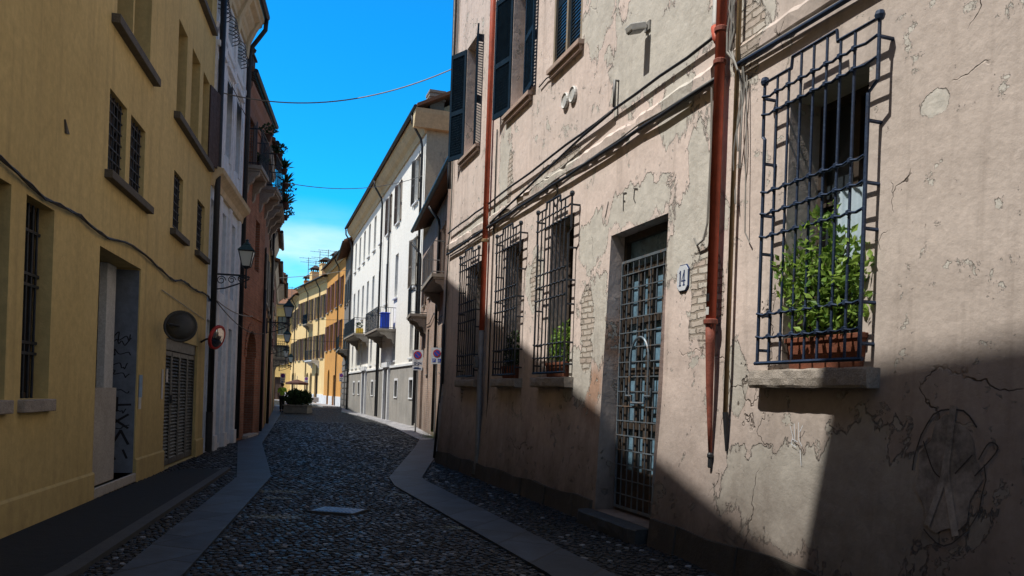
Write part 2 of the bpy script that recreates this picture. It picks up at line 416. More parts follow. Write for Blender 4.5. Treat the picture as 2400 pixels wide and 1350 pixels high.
def cobblefar():
    t = NT('cobble_road'); P = t.coord()
    v = t.n('TexVoronoi', feature='F1'); t.set(v, 'Vector', P); t.set(v, 'Scale', 9.0)
    s = t.n('SeparateColor'); t.set(s, 0, v.outputs[1])
    c = t.mix(s.outputs[0], (.006,.009,.014), (.028,.030,.036))
    c = t.mix(t.mr(s.outputs[1], .93, .95), c, (.13,.15,.18))
    c = t.mix(t.mr(v.outputs[0], .035, .06), c, (.010,.011,.011))
    c = t.mix(t.mr(t.noise(P, .7, 5), .5, .7, 0, .5), c, (.028,.032,.022))
    return t.out(c, .6, t.bump(t.math('MULTIPLY', v.outputs[0], -.25), strength=.9), spec=.4)
def slabmat(name, c1, c2, ang, w=.9):
    t = NT(name); P = t.mapping(t.coord(), rot=(0, 0, ang))
    b = t.n('TexBrick'); t.set(b, 'Vector', P); t.set(b, 'Scale', 1.0); t.set(b, 'Brick Width', w); t.set(b, 'Row Height', .62)
    t.set(b, 'Mortar Size', .016); t.set(b, 'Color1', c1); t.set(b, 'Color2', c2); t.set(b, 'Mortar', (.02,.02,.02))
    c = t.mix(1.0, b.outputs[0], t.mr(t.noise(P, 2.5, 6, .7), .3, .7, .5, 1.35), 'MULTIPLY')
    c = t.mix(t.mr(t.noise(t.coord(), .9, 6, .75), .52, .66, 0, .7), c, (.018,.02,.018))
    h = t.math('ADD', t.math('MULTIPLY', b.outputs[1], -.006), t.math('MULTIPLY', t.noise(P, 12, 5, .7), .004))
    return t.out(c, .55, t.bump(h), spec=.4)
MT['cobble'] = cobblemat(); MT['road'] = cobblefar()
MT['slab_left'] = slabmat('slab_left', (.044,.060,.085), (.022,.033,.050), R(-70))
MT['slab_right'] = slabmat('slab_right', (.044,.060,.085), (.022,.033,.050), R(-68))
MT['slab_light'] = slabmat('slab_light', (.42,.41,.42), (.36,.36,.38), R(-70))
MT['asphalt'] = stone('asphalt', (.010,.014,.019), (.007,.010,.014), 5, .004, .8)
MT['earth'] = stone('earth', (.022,.022,.015), (.014,.018,.009), 5, .01, .9)
MT['kerb'] = stone('kerb', (.055,.06,.065), (.038,.042,.048), 5, .003, .7)
MT['pale_mark'] = paint('pale_mark', (.16,.17,.15), .8, .5)
MT['yellow_mark'] = paint('yellow_mark', (.17,.16,.10), .8, .4)
MT['blue_mark'] = paint('blue_mark', (.05,.085,.16), .8, .4)
MT['plate'] = paint('plate', (.10,.17,.28), .35, .3, .5)

# ------------------------------------------------------------------ architecture helpers
def wallmesh(W, S0, S1, Z0, Z1, ops, depth_back=8.0, batter=None, back=True):
    """front wall with holes; ops: (s0,s1,z0,z1,depth[,arch])"""
    xs = sorted(set([S0, S1]+[v for o in ops for v in (o[0], o[1])]))
    zs = sorted(set([Z0, Z1]+[v for o in ops for v in (o[2], o[3])]))
    def sub(a, step):
        r = [a[0]]
        for b in a[1:]:
            k = max(1, int((b-r[-1])/step)); p = r[-1]
            r += [p+(b-p)*(i+1)/k for i in range(k)]
        return r
    if batter: xs, zs = sub(xs, 1.2), sub(zs, .22)
    off = batter or (lambda x, z: 0.0)
    idx = {}
    vs, fs = [], []
    for i, x in enumerate(xs):
        for j, z in enumerate(zs):
            idx[i, j] = len(vs); vs.append((x, off(x, z), z))
    for i in range(len(xs)-1):
        for j in range(len(zs)-1):
            cx, cz = (xs[i]+xs[i+1])/2, (zs[j]+zs[j+1])/2
            if any(o[0] < cx < o[1] and o[2] < cz < o[3] for o in ops): continue
            fs.append((idx[i+1, j], idx[i, j], idx[i, j+1], idx[i+1, j+1]))
    W.add(vs, fs)
    for o in ops:
        a, b, c, d, dp = o[:5]
        f = off
        W.quad((a,f(a,c),c), (a,f(a,d),d), (a,-dp,d), (a,-dp,c)); W.quad((b,f(b,c),c), (b,-dp,c), (b,-dp,d), (b,f(b,d),d))
        W.quad((a,f(a,d),d), (b,f(b,d),d), (b,-dp,d), (a,-dp,d)); W.quad((a,f(a,c),c), (a,-dp,c), (b,-dp,c), (b,f(b,c),c))
        if len(o) > 5 and o[5]:   # semicircular head: spandrels
            r = (b-a)/2; cx = (a+b)/2; zc = d-r*o[5]
            for sgn in (-1, 1):
                pts = [(cx+sgn*r*math.cos(q), zc+r*o[5]*math.sin(q)) for q in [math.pi/2*k/6 for k in range(7)]]
                for k in range(6):
                    p, q = pts[k], pts[k+1]
                    W.quad((p[0],.0,p[1]), (q[0],.0,q[1]), (q[0],0,d), (p[0],0,d))
                    W.quad((p[0],0,p[1]), (q[0],0,q[1]), (q[0],-dp,q[1]), (p[0],-dp,p[1]))
    D = depth_back
    if back:
        W.quad((S0,off(S0,Z0),Z0), (S0,-D,Z0), (S0,-D,Z1), (S0,off(S0,Z1),Z1)); W.quad((S1,off(S1,Z0),Z0), (S1,off(S1,Z1),Z1), (S1,-D,Z1), (S1,-D,Z0))
        W.quad((S0,-D,Z0), (S1,-D,Z0), (S1,-D,Z1), (S0,-D,Z1))
    return W

def roof(root, S0, S1, Z, over=.6, depth=8.0, rise=2.2, z1=None, mat='roof_tile', ends=.15, th=.14):
    """pitched roof, ridge along the street; z1: eave height at S1 end if sloping"""
    m = MB(); za, zb = Z, (Z if z1 is None else z1)
    a, b = S0-ends, S1+ends
    def P(x, y, dz):
        z = za+(zb-za)*(x-S0)/(S1-S0); return (x, y, z+dz)
    yr = -depth/2
    for (y0, h0, y1, h1) in ((over, 0, yr, rise), (yr, rise, -depth-.3, 0)):
        m.add([P(a,y0,h0), P(b,y0,h0), P(b,y1,h1), P(a,y1,h1), P(a,y0,h0+th), P(b,y0,h0+th), P(b,y1,h1+th), P(a,y1,h1+th)],
              [(0,1,2,3),(4,7,6,5),(0,4,5,1),(2,6,7,3),(0,3,7,4),(1,5,6,2)])
    return m.build('roof', MT[mat], root)
def gables(W, S0, S1, Z, depth=8.0, rise=2.2, z1=None):
    for x, zz in ((S0, Z), (S1, Z if z1 is None else z1)):
        W.add([(x,0,zz), (x,-depth/2,zz+rise), (x,-depth,zz)], [(0,1,2)])

def cornice(root, S0, S1, prof, mat, name='cornice', flip=False):
    """prof: list of (y,z) swept along x"""
    return MB().prism(prof, S0, S1, 'x').build(name, mat, root)
def gutter(root, S0, S1, Z, y, r=.07, mat='pipe_dark'):
    return MB().tube([(S0, y, Z), (S1, y, Z)], r, 8).build('gutter', MT[mat], root)
def downpipe(root, pts, r=.05, mat='pipe_dark', name='downpipe'):
    o = MB().tube(pts, r, 10).build(name, MT[mat], root, smooth=True)
    return o

def leaf_shutter(w, h, slat=.045, open_l=True):
    """louvred shutter leaf in the xz plane, hinge at x=0, extends to x=w, thickness along y"""
    m = MB(); st, t = min(.06, w*.14), .035
    m.box(0, st, 0, t, 0, h); m.box(w-st, w, 0, t, 0, h)
    mids = [0, h*.42, h-.09]
    for z in mids: m.box(st, w-st, .002, t-.002, z, z+.09)
    for a, b in ((.09, h*.42), (h*.42+.09, h-.09)):
        n = max(2, int((b-a)/slat)); dz = (b-a)/n
        for i in range(n):
            z = a+dz*i
            m.add([(st,t-.006,z-dz*.1), (w-st,t-.006,z-dz*.1), (w-st,.004,z+dz*1.05), (st,.004,z+dz*1.05),
                   (st,t,z+dz*.04), (w-st,t,z+dz*.04), (w-st,.010,z+dz*1.15), (st,.010,z+dz*1.15)],
                  [(0,1,2,3),(4,7,6,5),(0,4,5,1),(3,2,6,7),(0,3,7,4),(1,5,6,2)])
    return m
def place(m, x, y, z, ang, mirror=False):
    T = Matrix.Translation((x, y, z)) @ Matrix.Rotation(ang, 4, 'Z')
    if mirror: T = Matrix.Translation((x, y, z)) @ Matrix.Rotation(-ang, 4, 'Z') @ Matrix.Scale(-1, 4, (1,0,0))
    m.v = [tuple(T @ Vector(p)) for p in m.v]
    return m
def plain_shutter(w, h):
    m = MB(); n = 4
    for i in range(n): m.box(w*i/n+.003, w*(i+1)/n-.003, 0, .03, 0, h)
    for z in (h*.14, h*.82): m.box(.02, w-.02, .03, .045, z, z+.08)
    return m

def window(root, a, b, c, d, dp, frame='frame_dark', glass='glass', shut=None, smat='shutter_dark', ang=(8, 8), sill=None, sillmat='sill_stone',
           slat=.05, muntin=True, closed=False, bars=None, louvre=True, sh=None, surround=None):
    """casement window as a part with pane / sill / shutter / grille sub-parts"""
    m = MB(); fw = .06; y0, y1 = -dp+.005, -dp+.06
    m.box(a, a+fw, y0, y1, c, d); m.box(b-fw, b, y0, y1, c, d); m.box(a+fw, b-fw, y0, y1, c, c+fw); m.box(a+fw, b-fw, y0, y1, d-fw, d)
    mid = (a+b)/2
    if muntin:
        m.box(mid-.03, mid+.03, y0, y1+.005, c+fw, d-fw)
        m.box(a+fw, mid-.03, y0, y1-.01, c+(d-c)*.62, c+(d-c)*.62+.035); m.box(mid+.03, b-fw, y0, y1-.01, c+(d-c)*.62, c+(d-c)*.62+.035)
    w = m.build('window', MT[frame], root)
    MB().box(a+.001, b-.001, -dp-.03, -dp+.015, c+.001, d-.001).build('pane', MT[glass], w)
    if sill:
        so, sh_, sx = sill
        MB().box(a-sx, b+sx, -.05, so, c-sh_, c-.002).build('sill', MT[sillmat], w, bevel=.008)
    if shut:
        hw = (b-a)/2 if sh is None else sh
        for side, an in zip((0, 1), ang):
            if an is None: continue
            mk = leaf_shutter(hw, d-c-.02, slat) if louvre else plain_shutter(hw, d-c-.02)
            if closed:
                if side == 0: place(mk, a+.002, -.07, c+.01, 0)
                else: place(mk, b-.002, -.07, c+.01, 0, True)
            else:
                # hinged at the reveal edge and swung back towards the wall
                if side == 0: place(mk, a-.01, .02, c+.01, R(180-an))
                else: place(mk, b+.01, .02, c+.01, R(180-an), True)
            mk.build('shutter', MT[smat], w)
    if bars:
        g = MB(); n, k, yb = bars
        for i in range(n): 
            x = a+(b-a)*(i+.5)/n; g.tube([(x, yb, c), (x, yb, d)], .011, 6)
        for i in range(k):
            z = c+(d-c)*(i+.5)/k; g.tube([(a, yb, z), (b, yb, z)], .012, 6)
        g.build('grille', MT['dark_iron'], w)
    return w

def leaves(m, c, rad, n, size, seed=0, shell=.35, flat=1.0):
    rnd = random.Random(seed)
    for i in range(n):
        while True:
            p = Vector((rnd.uniform(-1,1), rnd.uniform(-1,1), rnd.uniform(-1,1)))
            if p.length <= 1 and p.length > shell*rnd.random(): break
        nz = noise.noise(Vector((p.x*1.6+seed, p.y*1.6, p.z*1.6)))
        if nz < -.22: continue
        q = Vector((c[0]+p.x*rad[0], c[1]+p.y*rad[1], c[2]+p.z*rad[2]))
        a = Vector((rnd.uniform(-1,1), rnd.uniform(-1,1), rnd.uniform(-.3,1.2))).normalized()
        b = a.cross(Vector((rnd.uniform(-1,1), rnd.uniform(-1,1), rnd.uniform(-1,1)))).normalized()
        nn = a.cross(b)
        L = size*rnd.uniform(.7, 1.3); Wd = L*.28
        m.add([q, q+a*L*.45+b*Wd+nn*L*.05, q+a*L, q+a*L*.45-b*Wd+nn*L*.05, q+a*L*.5-nn*L*.04], [(0,1,4),(1,2,4),(2,3,4),(3,0,4)])

def smooth2(pts, n=5):
    o = []
    for i in range(len(pts)-1):
        p0, p1, p2, p3 = pts[max(i-1, 0)], pts[i], pts[i+1], pts[min(i+2, len(pts)-1)]
        for k in range(n):
            t_ = k/n
            o.append(tuple(.5*((2*p1[c])+(-p0[c]+p2[c])*t_+(2*p0[c]-5*p1[c]+4*p2[c]-p3[c])*t_*t_+(-p0[c]+3*p1[c]-3*p2[c]+p3[c])*t_**3) for c in (0, 1)))
    return o+[pts[-1]]
def stroke(m, pts, w, y=.004):
    """flat painted ribbon in the xz plane"""
    for (a, b) in zip(pts, pts[1:]):
        d = Vector((b[0]-a[0], b[1]-a[1])); 
        if d.length < 1e-6: continue
        d.normalize(); n = Vector((-d.y, d.x))*w/2; e = d*w*.3
        a2 = (a[0]-e.x, a[1]-e.y); b2 = (b[0]+e.x, b[1]+e.y)
        m.quad((a2[0]+n.x, y, a2[1]+n.y), (b2[0]+n.x, y, b2[1]+n.y), (b2[0]-n.x, y, b2[1]-n.y), (a2[0]-n.x, y, a2[1]-n.y))
        y += .00012

# ================================================================== RIGHT: the pink building
pink = R1.root('old_building', 'large old building with peeling pink plaster, grilled windows and green shutters, filling the right side', 'building')
S1 = 21.55
bat = lambda x, z: .11*max(0.0, 1-z/1.7)**1.3 if z < 1.7 else 0.0
DOOR = (12.0, 13.38, .17, 3.47, .27)
UW = [(14.52, 15.58, 6.3, 8.35, .06), (16.86, 17.52, 6.3, 8.4, .3), (19.80, 20.52, 6.32, 8.55, .3), (9.0, 10.05, 6.3, 8.3, .1), (4.5, 5.6, 6.3, 8.3, .1), (0, 1.1, 6.3, 8.3, .1), (-5, -3.9, 6.3, 8.3, .1)]
GW = [(9.17, 10.05, 1.75, 3.98, .36), (14.55, 15.42, 1.75, 4.0, .36), (16.62, 17.48, 1.75, 4.0, .36), (18.95, 19.82, 1.75, 4.0, .36)]
GN = [(4.3, 5.2, 1.75, 4.0, .3), (0.2, 1.1, 1.75, 4.0, .3), (-5, -4.1, 1.75, 4.0, .3)]
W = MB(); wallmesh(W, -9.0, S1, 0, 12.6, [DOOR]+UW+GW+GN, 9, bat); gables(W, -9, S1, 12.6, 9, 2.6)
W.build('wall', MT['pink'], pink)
roof(pink, -9.0, S1, 12.6, .6, 9, 2.6)
# low plinth
def plinth_part(a, b):
    m = MB(); n = max(2, int((b-a)/.5))
    for i in range(n):
        x0 = a+(b-a)*i/n; x1 = a+(b-a)*(i+1)/n
        o = .145+.012*math.sin(i*2.7); h0 = .27+.02*math.sin(i*1.9); h1 = .27+.02*math.sin((i+1)*1.9)
        m.add([(x0,0,-.05),(x1,0,-.05),(x1,o+.01,-.05),(x0,o+.01,-.05),(x0,0,h0),(x1,0,h1),(x1,o-.02,h1),(x0,o-.02,h0)],
              [(0,3,2,1),(4,5,6,7),(0,1,5,4),(1,2,6,5),(2,3,7,6),(3,0,4,7)])
    m.build('plinth', MT['plinth'], pink, smooth=False)
plinth_part(13.45, S1); plinth_part(-9, 11.93)

def big_grille(a, b, knots, zs=0.0, yb=.12):
    """forged window grille: posts, stepped top, verticals and wavy horizontals"""
    m = MB(); w = b-a; e = .085
    pr = .0135
    # outline: shoulders low, centre raised; ears out at the top
    zt, zc, zk = 4.18, 4.265, 3.73
    out = [(a, 1.83), (a, zk-.04), (a-e, zk+.02), (a-e, zt), (a+w*.28, zt), (a+w*.28+.01, zc), (b-w*.28, zc), (b-w*.28+.01, zt), (b+e*.3, zt), (b+e*.3, zk), (b, zk-.03), (b, 1.83)]
    m.tube([(x, yb, z+zs) for x, z in out], pr*1.15, 6)
    for (x, z) in ((a-e, zt), (b+e*.3, zt)):
        m.lathe([(.001,-.04),(.028,-.028),(.036,0),(.028,.028),(.001,.04)], (x, yb, z+zs+.015), 8)
    n = 7
    xs = [a+w*(i+1)/(n+1) for i in range(n)]
    for i, x in enumerate(xs):
        top = (zc if w*.28 < x-a < w-w*.28 else zt)
        m.tube([(x, yb, 1.83+zs), (x, yb, top+zs)], pr*.85, 6)
    hz = [4.05, 3.90, 3.25, 3.07, 2.88, 2.24, 2.05]
    for z in hz:
        ea = a-e if z > zk else a; eb = b+e*.3 if z > zk else b
        pts = []; ks = [ea]+xs+[eb]
        for i in range(len(ks)-1):
            pts.append((ks[i], yb+.016, z+zs+.006)); pts.append(((ks[i]+ks[i+1])/2, yb+.008, z+zs-.006))
        pts.append((eb, yb+.02, z+zs+.012))
        m.tube(pts, pr*.82, 6)
        if knots:
            for x in xs: m.lathe([(.001,-.026),(.021,-.014),(.021,.014),(.001,.026)], (x, yb+.008, z+zs+.006), 6)
    m.tube([(a-.03, yb, 1.84+zs), (b+.03, yb, 1.84+zs)], pr*1.25, 6)
    # stubs into the wall
    for z in (1.95, 2.24, 2.75, 3.07, 3.5, 4.05):
        for x in (a, b): 
            xx = x if z < zk else (x-e if x == a else x+e*.3)
            m.tube([(xx, yb, z+zs), (xx+(.0 if x == a else 0), -.03, z+zs)], .014, 5)
    return m
def rough_slab(a, b, y1, z0, z1, seed=0, nseg=14):
    m = MB(); vs = []; fs = []; prof = [(-.03, z0), (y1*.92, z0), (y1, z0+.02), (y1+.004, (z0+z1)/2), (y1, z1-.015), (y1*.94, z1), (-.03, z1+.002)]
    k = len(prof)
    for i in range(nseg+1):
        x = a+(b-a)*i/nseg
        if i in (0, nseg): sh = .9
        else: sh = 1
        for j, (y, z) in enumerate(prof):
            nz = noise.noise(Vector((x*7+seed, y*9, z*14)))
            vs.append((x+(.0 if 0 < i < nseg else nz*.01), y*sh+nz*.014*(y > 0), z+nz*.011))
    for i in range(nseg):
        for j in range(k):
            p = i*k+j; q = i*k+(j+1) % k; fs.append((p, q, q+k, p+k))
    fs.append(tuple(range(k))); fs.append(tuple(nseg*k+j for j in range(k-1, -1, -1)))
    m.add(vs, fs); return m

glist = [(9.04, 10.21), (14.45, 15.62), (16.5, 17.62), (18.83, 20.02)]
for i, (g, (ga, gb)) in enumerate(zip(GW, glist)):
    a, b, c, d, dp = g
    w = window(pink, a, b, c, d, dp, 'frame_dark', 'glass', muntin=True)
    big_grille(ga, gb, i == 0).build('grille', MT['blue_iron' if i == 0 else 'dark_iron'], w, smooth=False)
    if i == 0: rough_slab(8.97, 10.33, .13, 1.64, 1.785, 3, 34).build('sill', MT['sill_stone'], w)
    else: rough_slab(ga-.06, gb+.1, .15, 1.64, 1.775, 3+i*5).build('sill', MT['sill_stone'], w)
# pale curtains drawn behind the big window
w0 = [o for o in pink.children if o.name.startswith('window')][0]
def curtain_mesh(x0, x1, z0, z1, y, folds, amp=.03):
    m = MB(); n = folds*8; vs = []; fs = []
    for i in range(n+1):
        x = x0+(x1-x0)*i/n; yy = y+amp*math.sin(i/8*2*math.pi)+.01*math.sin(i*1.7)
        vs += [(x, yy, z0), (x, yy*1.0, z1)]
    for i in range(n): fs.append((2*i, 2*i+2, 2*i+3, 2*i+1))
    m.add(vs, fs); return m
curtain_mesh(9.19, 9.80, 1.8, 3.2, -.27, 5, .022).build('curtain', MT['curtain'], w0, smooth=True)
for g in GN: window(pink, *g)
# upper windows with green shutters
def upper_window(g, closed, ang=(25, 25), sh=.52):
    a, b, c, d, dp = g
    w = window(pink, a, b, c, d, dp, 'frame_tan', 'glass', shut=True, smat='shutter_green', closed=closed, ang=ang, sh=((b-a)/2-.005 if closed else sh))
    ex = .06 if closed else .42
    m = MB().box(a-ex-.04, b+ex*.5, -.05, .09, c-.09, c-.03); m.box(a-ex, b+ex*.5-.04, -.05, .055, c-.16, c-.092)
    m.build('sill', MT['pink_plain'], w)
    for s_ in (0, 1):
        x = a-.01 if s_ == 0 else b+.01
upper_window(UW[0], True); upper_window(UW[1], False, (6, 13), .58); upper_window(UW[2], False, (14, 25), .49)
for g in UW[3:]: upper_window(g, True)
for g in UW[1:3]:   # plain surrounds inside the open windows
    pass
# door 14: recess, timber door with glazed panels, grid gate, step
dr = MB(); a, b, c, d, dp = DOOR
dr.box(a, a+.07, -dp+.02, -dp+.09, c, d); dr.box(b-.07, b, -dp+.02, -dp+.09, c, d); dr.box(a+.07, b-.07, -dp+.02, -dp+.09, d-.08, d); dr.box(a+.07, b-.07, -dp+.03, -dp+.08, 3.0, 3.07)
dr.box(a+.07, b-.07, -dp+.03, -dp+.075, c, c+.5); mid = (a+b)/2
dr.box(mid-.06, mid+.06, -dp+.03, -dp+.085, c+.5, 3.0)
for z in (1.15, 1.8, 2.4): dr.box(a+.07, b-.07, -dp+.03, -dp+.07, z, z+.08)
for k in range(5):
    if k != 2: x_ = a+.12+(b-a-.24)*k/4; dr.box(x_-.035, x_+.035, -dp+.03, -dp+.068, c+.5, 3.0)
door = dr.build('door', MT['frame_dark'], pink)
MB().box(a, b, -dp-.03, -dp+.03, c, d).build('pane', MT['door_pane'], door)
g = MB(); yb = -.15; za = c+.04; zb = 3.16; n = 9
g.box(a+.03, b-.03, yb-.012, yb+.012, za, za+.03); g.box(a+.03, b-.03, yb-.012, yb+.012, zb-.03, zb)
for i in range(n+1):
    x = a+.04+(b-a-.08)*i/n; g.tube([(x, yb, za), (x, yb, zb)], .009 if i not in (0, n) else .016, 4)
nz = 17
for j in range(1, nz):
    z = za+(zb-za)*j/nz; g.tube([(a+.04, yb+.01, z), (b-.04, yb+.01, z)], .008, 4)
gate = g.build('gate', MT['gate_iron'], pink)
ar = MB(); cx = 12.78; pts = [(cx-.22, yb+.03, 1.55)]
for k in range(13): 
    q = math.pi*k/12; pts.append((cx-.22*math.cos(q), yb+.03, 1.98+.22*math.sin(q)*1.1))
pts += [(cx+.22, yb+.03, 1.55)]
ar.tube(pts, .013, 5)
ar.tube([(cx-.3, yb+.03, 1.64), (cx-.3, yb+.03, 1.55), (cx-.16, yb+.03, 1.55), (cx-.16, yb+.03, 1.47), (cx+.16, yb+.03, 1.47), (cx+.16, yb+.03, 1.55), (cx+.3, yb+.03, 1.55), (cx+.3, yb+.03, 1.64)], .014, 5)
ar.build('lock_frame', MT['gate_iron'], gate)
rough_slab(11.98, 13.5, .30, -.02, .165, 9).build('step', MT['kerb'], pink)
# conduits, string course and pipes on the facade
def run(name, pts, r, mat, smooth=True, seg=6):
    return MB().tube(pts, r, 8).build(name, MT[mat], pink, smooth=smooth)
def jit(pts, a=.01, seed=1):
    rnd = random.Random(seed); o = []
    for i in range(len(pts)-1):
        p, q = Vector(pts[i]), Vector(pts[i+1]); n = max(1, int((q-p).length/.5))
        for k in range(n): o.append(p.lerp(q, k/n)+Vector((0, rnd.uniform(-a, a)*.5, rnd.uniform(-a, a))))
    o.append(Vector(pts[-1])); return o
sc_ = MB()
rnd = random.Random(5)
def course(x0, x1, z, h, d, seed):
    m = MB(); n = int((x1-x0)/.09); vs = []; fs = []
    for i in range(n+1):
        x = x0+(x1-x0)*i/n
        k = noise.noise(Vector((x*1.9, seed, 0))); k2 = noise.noise(Vector((x*7, seed, 3)))
        dd = max(.006, d*(1+.5*k+.5*k2)); hh = h*(1+.25*k2)
        if k < -.28: dd = .008
        zz = z+.012*k
        vs += [(x, -.01, zz-hh*.5), (x, dd*.75, zz-hh*.42), (x, dd, zz+hh*.2), (x, dd*.5, zz+hh*.45), (x, -.01, zz+hh*.6)]
    for i in range(n):
        for j in range(4): p = i*5+j; fs.append((p, p+1, p+6, p+5))
    m.add(vs, fs); return m
course(11.2, 21.5, 4.64, .16, .05, 2).build('string_course', MT['pink'], pink)
course(-9, 10.85, 4.66, .16, .05, 7).build('string_course', MT['pink'], pink)
run('conduit', jit([(11.1, .05, 4.95), (13.3, .05, 4.97), (18.3, .05, 4.95), (21.4, .06, 4.93)], .008, 2), .017, 'pipe_dark')
run('conduit', jit([(11.1, .06, 4.53), (18.3, .06, 4.50), (21.45, .06, 4.48)], .008, 3), .022, 'pipe_dark')
run('cable', jit([(11.1, .045, 4.58), (18.3, .045, 4.56), (21.45, .05, 4.54)], .02, 4), .010, 'cable_grey')
run('conduit', jit([(13.35, .06, 4.95), (14.2, .07, 4.9), (17.1, .07, 4.66), (18.3, .06, 4.56)], .006, 5), .018, 'pipe_dark')
run('conduit', jit([(10.75, .06, 4.53), (9.3, .05, 4.50), (4, .05, 4.49), (-9, .05, 4.5)], .006, 6), .022, 'blue_iron')
run('cable', jit([(10.75, .04, 4.56), (9.3, .04, 4.53), (-9, .04, 4.53)], .01, 8), .010, 'cable_grey')
run('pipe_stub', [(13.32, -.02, 5.32), (13.32, .05, 5.32), (13.32, .05, 5.0)], .02, 'pipe_grey')
run('cable', [(15.3, .03, 4.55), (15.15, .04, 4.5), (15.1, .04, 4.38), (15.25, .05, 4.32), (15.2, .03, 4.2)], .012, 'cable')
run('cable', [(16.05, .03, 6.2), (15.75, .03, 6.22), (15.6, .03, 6.2)], .01, 'cable')
# red rainwater pipe with its cast-iron foot
rp = run('downpipe', [(10.99, .085, 12.5), (10.99, .085, 2.2)], .048, 'pipe_red')
for z_, r_ in ((2.22,.066),(4.62,.061),(4.92,.061)): MB().lathe([(.05,0),(r_,.01),(r_,.045),(.052,.055)], (10.99,.085,z_), 14).build('pipe_collar', MT['pipe_red_old'], rp)
MB().tube([(10.99,.085,2.22),(10.99,.083,2.05),(10.98,.08,1.67),(10.97,.07,1.3),(10.96,.06,1.02)], [.048,.044,.035,.025,.018], 12).build('pipe_foot', MT['pipe_red_old'], rp, smooth=True)
MB().lathe([(.015,0),(.022,.01),(.022,.09),(.03,.10),(.03,.125),(.02,.14)], (10.96,.06,.9), 10).build('pipe_nozzle', MT['pipe_dark'], rp)
MB().tube([(11.1,.08,6.6),(11.1,.08,5.06),(11.08,.08,5.0)], .028, 10).build('overflow_pipe', MT['pvc_white'], pink, smooth=True)
MB().tube([(11.1,.08,5.02),(11.06,.085,4.9),(11.0,.085,4.82)], .04, 10).build('pipe_branch', MT['pipe_red'], rp, smooth=True)
for z, mt in ((2.47, 'black_paint'), (2.345, 'paper')):
    m = MB(); vs = []; fs = []
    for k in range(5):
        q = math.pi/2+ (k-2)*.30-.05
        for zz in (z-.035, z+.035): vs.append((10.99+.0492*math.cos(q), .085+.0492*math.sin(q), zz))
    for k in range(4): fs.append((2*k, 2*k+2, 2*k+3, 2*k+1))
    m.add(vs, fs)
    tag(m.build('sticker', MT[mt], None, recalc=False, loc=R1.loc, rotz=R1.rz), {'black_paint': 'small dark oval-emblem sticker on the red rainwater pipe', 'paper': 'small white square sticker on the red rainwater pipe, lower of two'}[mt], 'sticker')
# gas pipe and loose cables
run('gas_pipe', [(10.74, .06, 12.4), (10.74, .06, 1.4)], .022, 'pipe_ochre'); 
MB().tube([(10.74,.06,1.42),(10.73,.05,1.2),(10.73,.04,1.07)], [.026,.018,.012], 8).build('pipe_end', MT['pipe_dark'], pink)
def CB(pts, r_): MB().tube(pts, r_, 5).build('cable', MT['cable_grey'], pink)
rnd = random.Random(11)
for k in range(5):
    x = 10.83+k*.018; pts = [(x, .05, 6.5)]
    z = 6.5
    while z > 4.7: z -= .2; pts.append((x+rnd.uniform(-.02,.02), .05+rnd.uniform(-.01,.03), z))
    pts += [(x-.1-.02*k, .10, 4.55), (10.66, .11, 4.45)]
    CB(pts, .009)
for k in range(3):
    x = 10.68-k*.02; pts = []; z = 4.48
    while z > 3.2+k*.25: pts.append((x+.05*math.sin(z*4+k*2), .07+.02*math.sin(z*7), z)); z -= .15
    CB(pts, .008)
CB([(10.62,.04,4.4),(10.58,.05,3.8),(10.55,.05,3.0),(10.5,.03,2.9)], .006)
CB([(11.17,.05,4.5),(11.16,.04,3.9),(11.18,.04,3.2),(11.22,.05,3.05),(11.35,.04,3.02),(11.42,.03,3.1)], .011)
# second red pipe by the shutters
p2 = run('downpipe', [(18.52, .08, 12.5), (18.52, .08, 2.62)], .05, 'pipe_red')
MB().tube([(18.52,.08,2.66),(18.52,.08,.3),(18.52,.13,.06)], .055, 10).build('pipe_foot', MT['pipe_grey'], p2, smooth=True)
MB().lathe([(.05,0),(.064,.01),(.064,.05),(.052,.06)], (18.52,.08,4.25), 12).build('pipe_collar', MT['pipe_ochre'], p2)
MB().box(18.47,18.6,.13,.2,1.98,2.18).build('junction_box', MT['pipe_grey'], p2, bevel=.01)
run('cable', jit([(18.2, .02, 6.2), (18.22, .02, .4)], .006, 12), .012, 'cable')
run('cable', jit([(21.3, .03, 12.4), (21.28, .04, 6.1), (21.35, .04, 4.9), (21.42, .06, 4.5)], .012, 13), .018, 'cable_grey')
run('downpipe', [(21.5, .06, 12.5), (21.5, .06, 6.4), (21.45,.07,6.2), (21.45, .06, 5.9)], .04, 'pipe_dark')
run('cable', jit([(21.42, .04, 4.5), (21.5, .04, 3.0), (21.5, .04, 1.7)], .01, 14), .016, 'cable')
run('corner_pipe', [(21.56, .05, 3.0), (21.57, .06, 1.7), (21.6, .15, .1)], .03, 'pipe_dark')
for (px, py) in ((1328, 237), (1346, 222)):
    x, z = R1.pix(px, py)
    m = MB(); m.lathe([(.075,0),(.11,.0),(.115,.03),(.10,.045),(.08,.03)], (x,0,z), 18, 'y')
    v = m.build('vent', MT['frame_white'], pink)
    m = MB(); m.lathe([(.078,.004),(.078,.012)], (x,0,z), 16, 'y')
    for k in range(6): m.box(x-.07, x+.07, .014, .02, z-.06+k*.023, z-.052+k*.023)
    m.build('vent_mesh', MT['pipe_grey'], v)
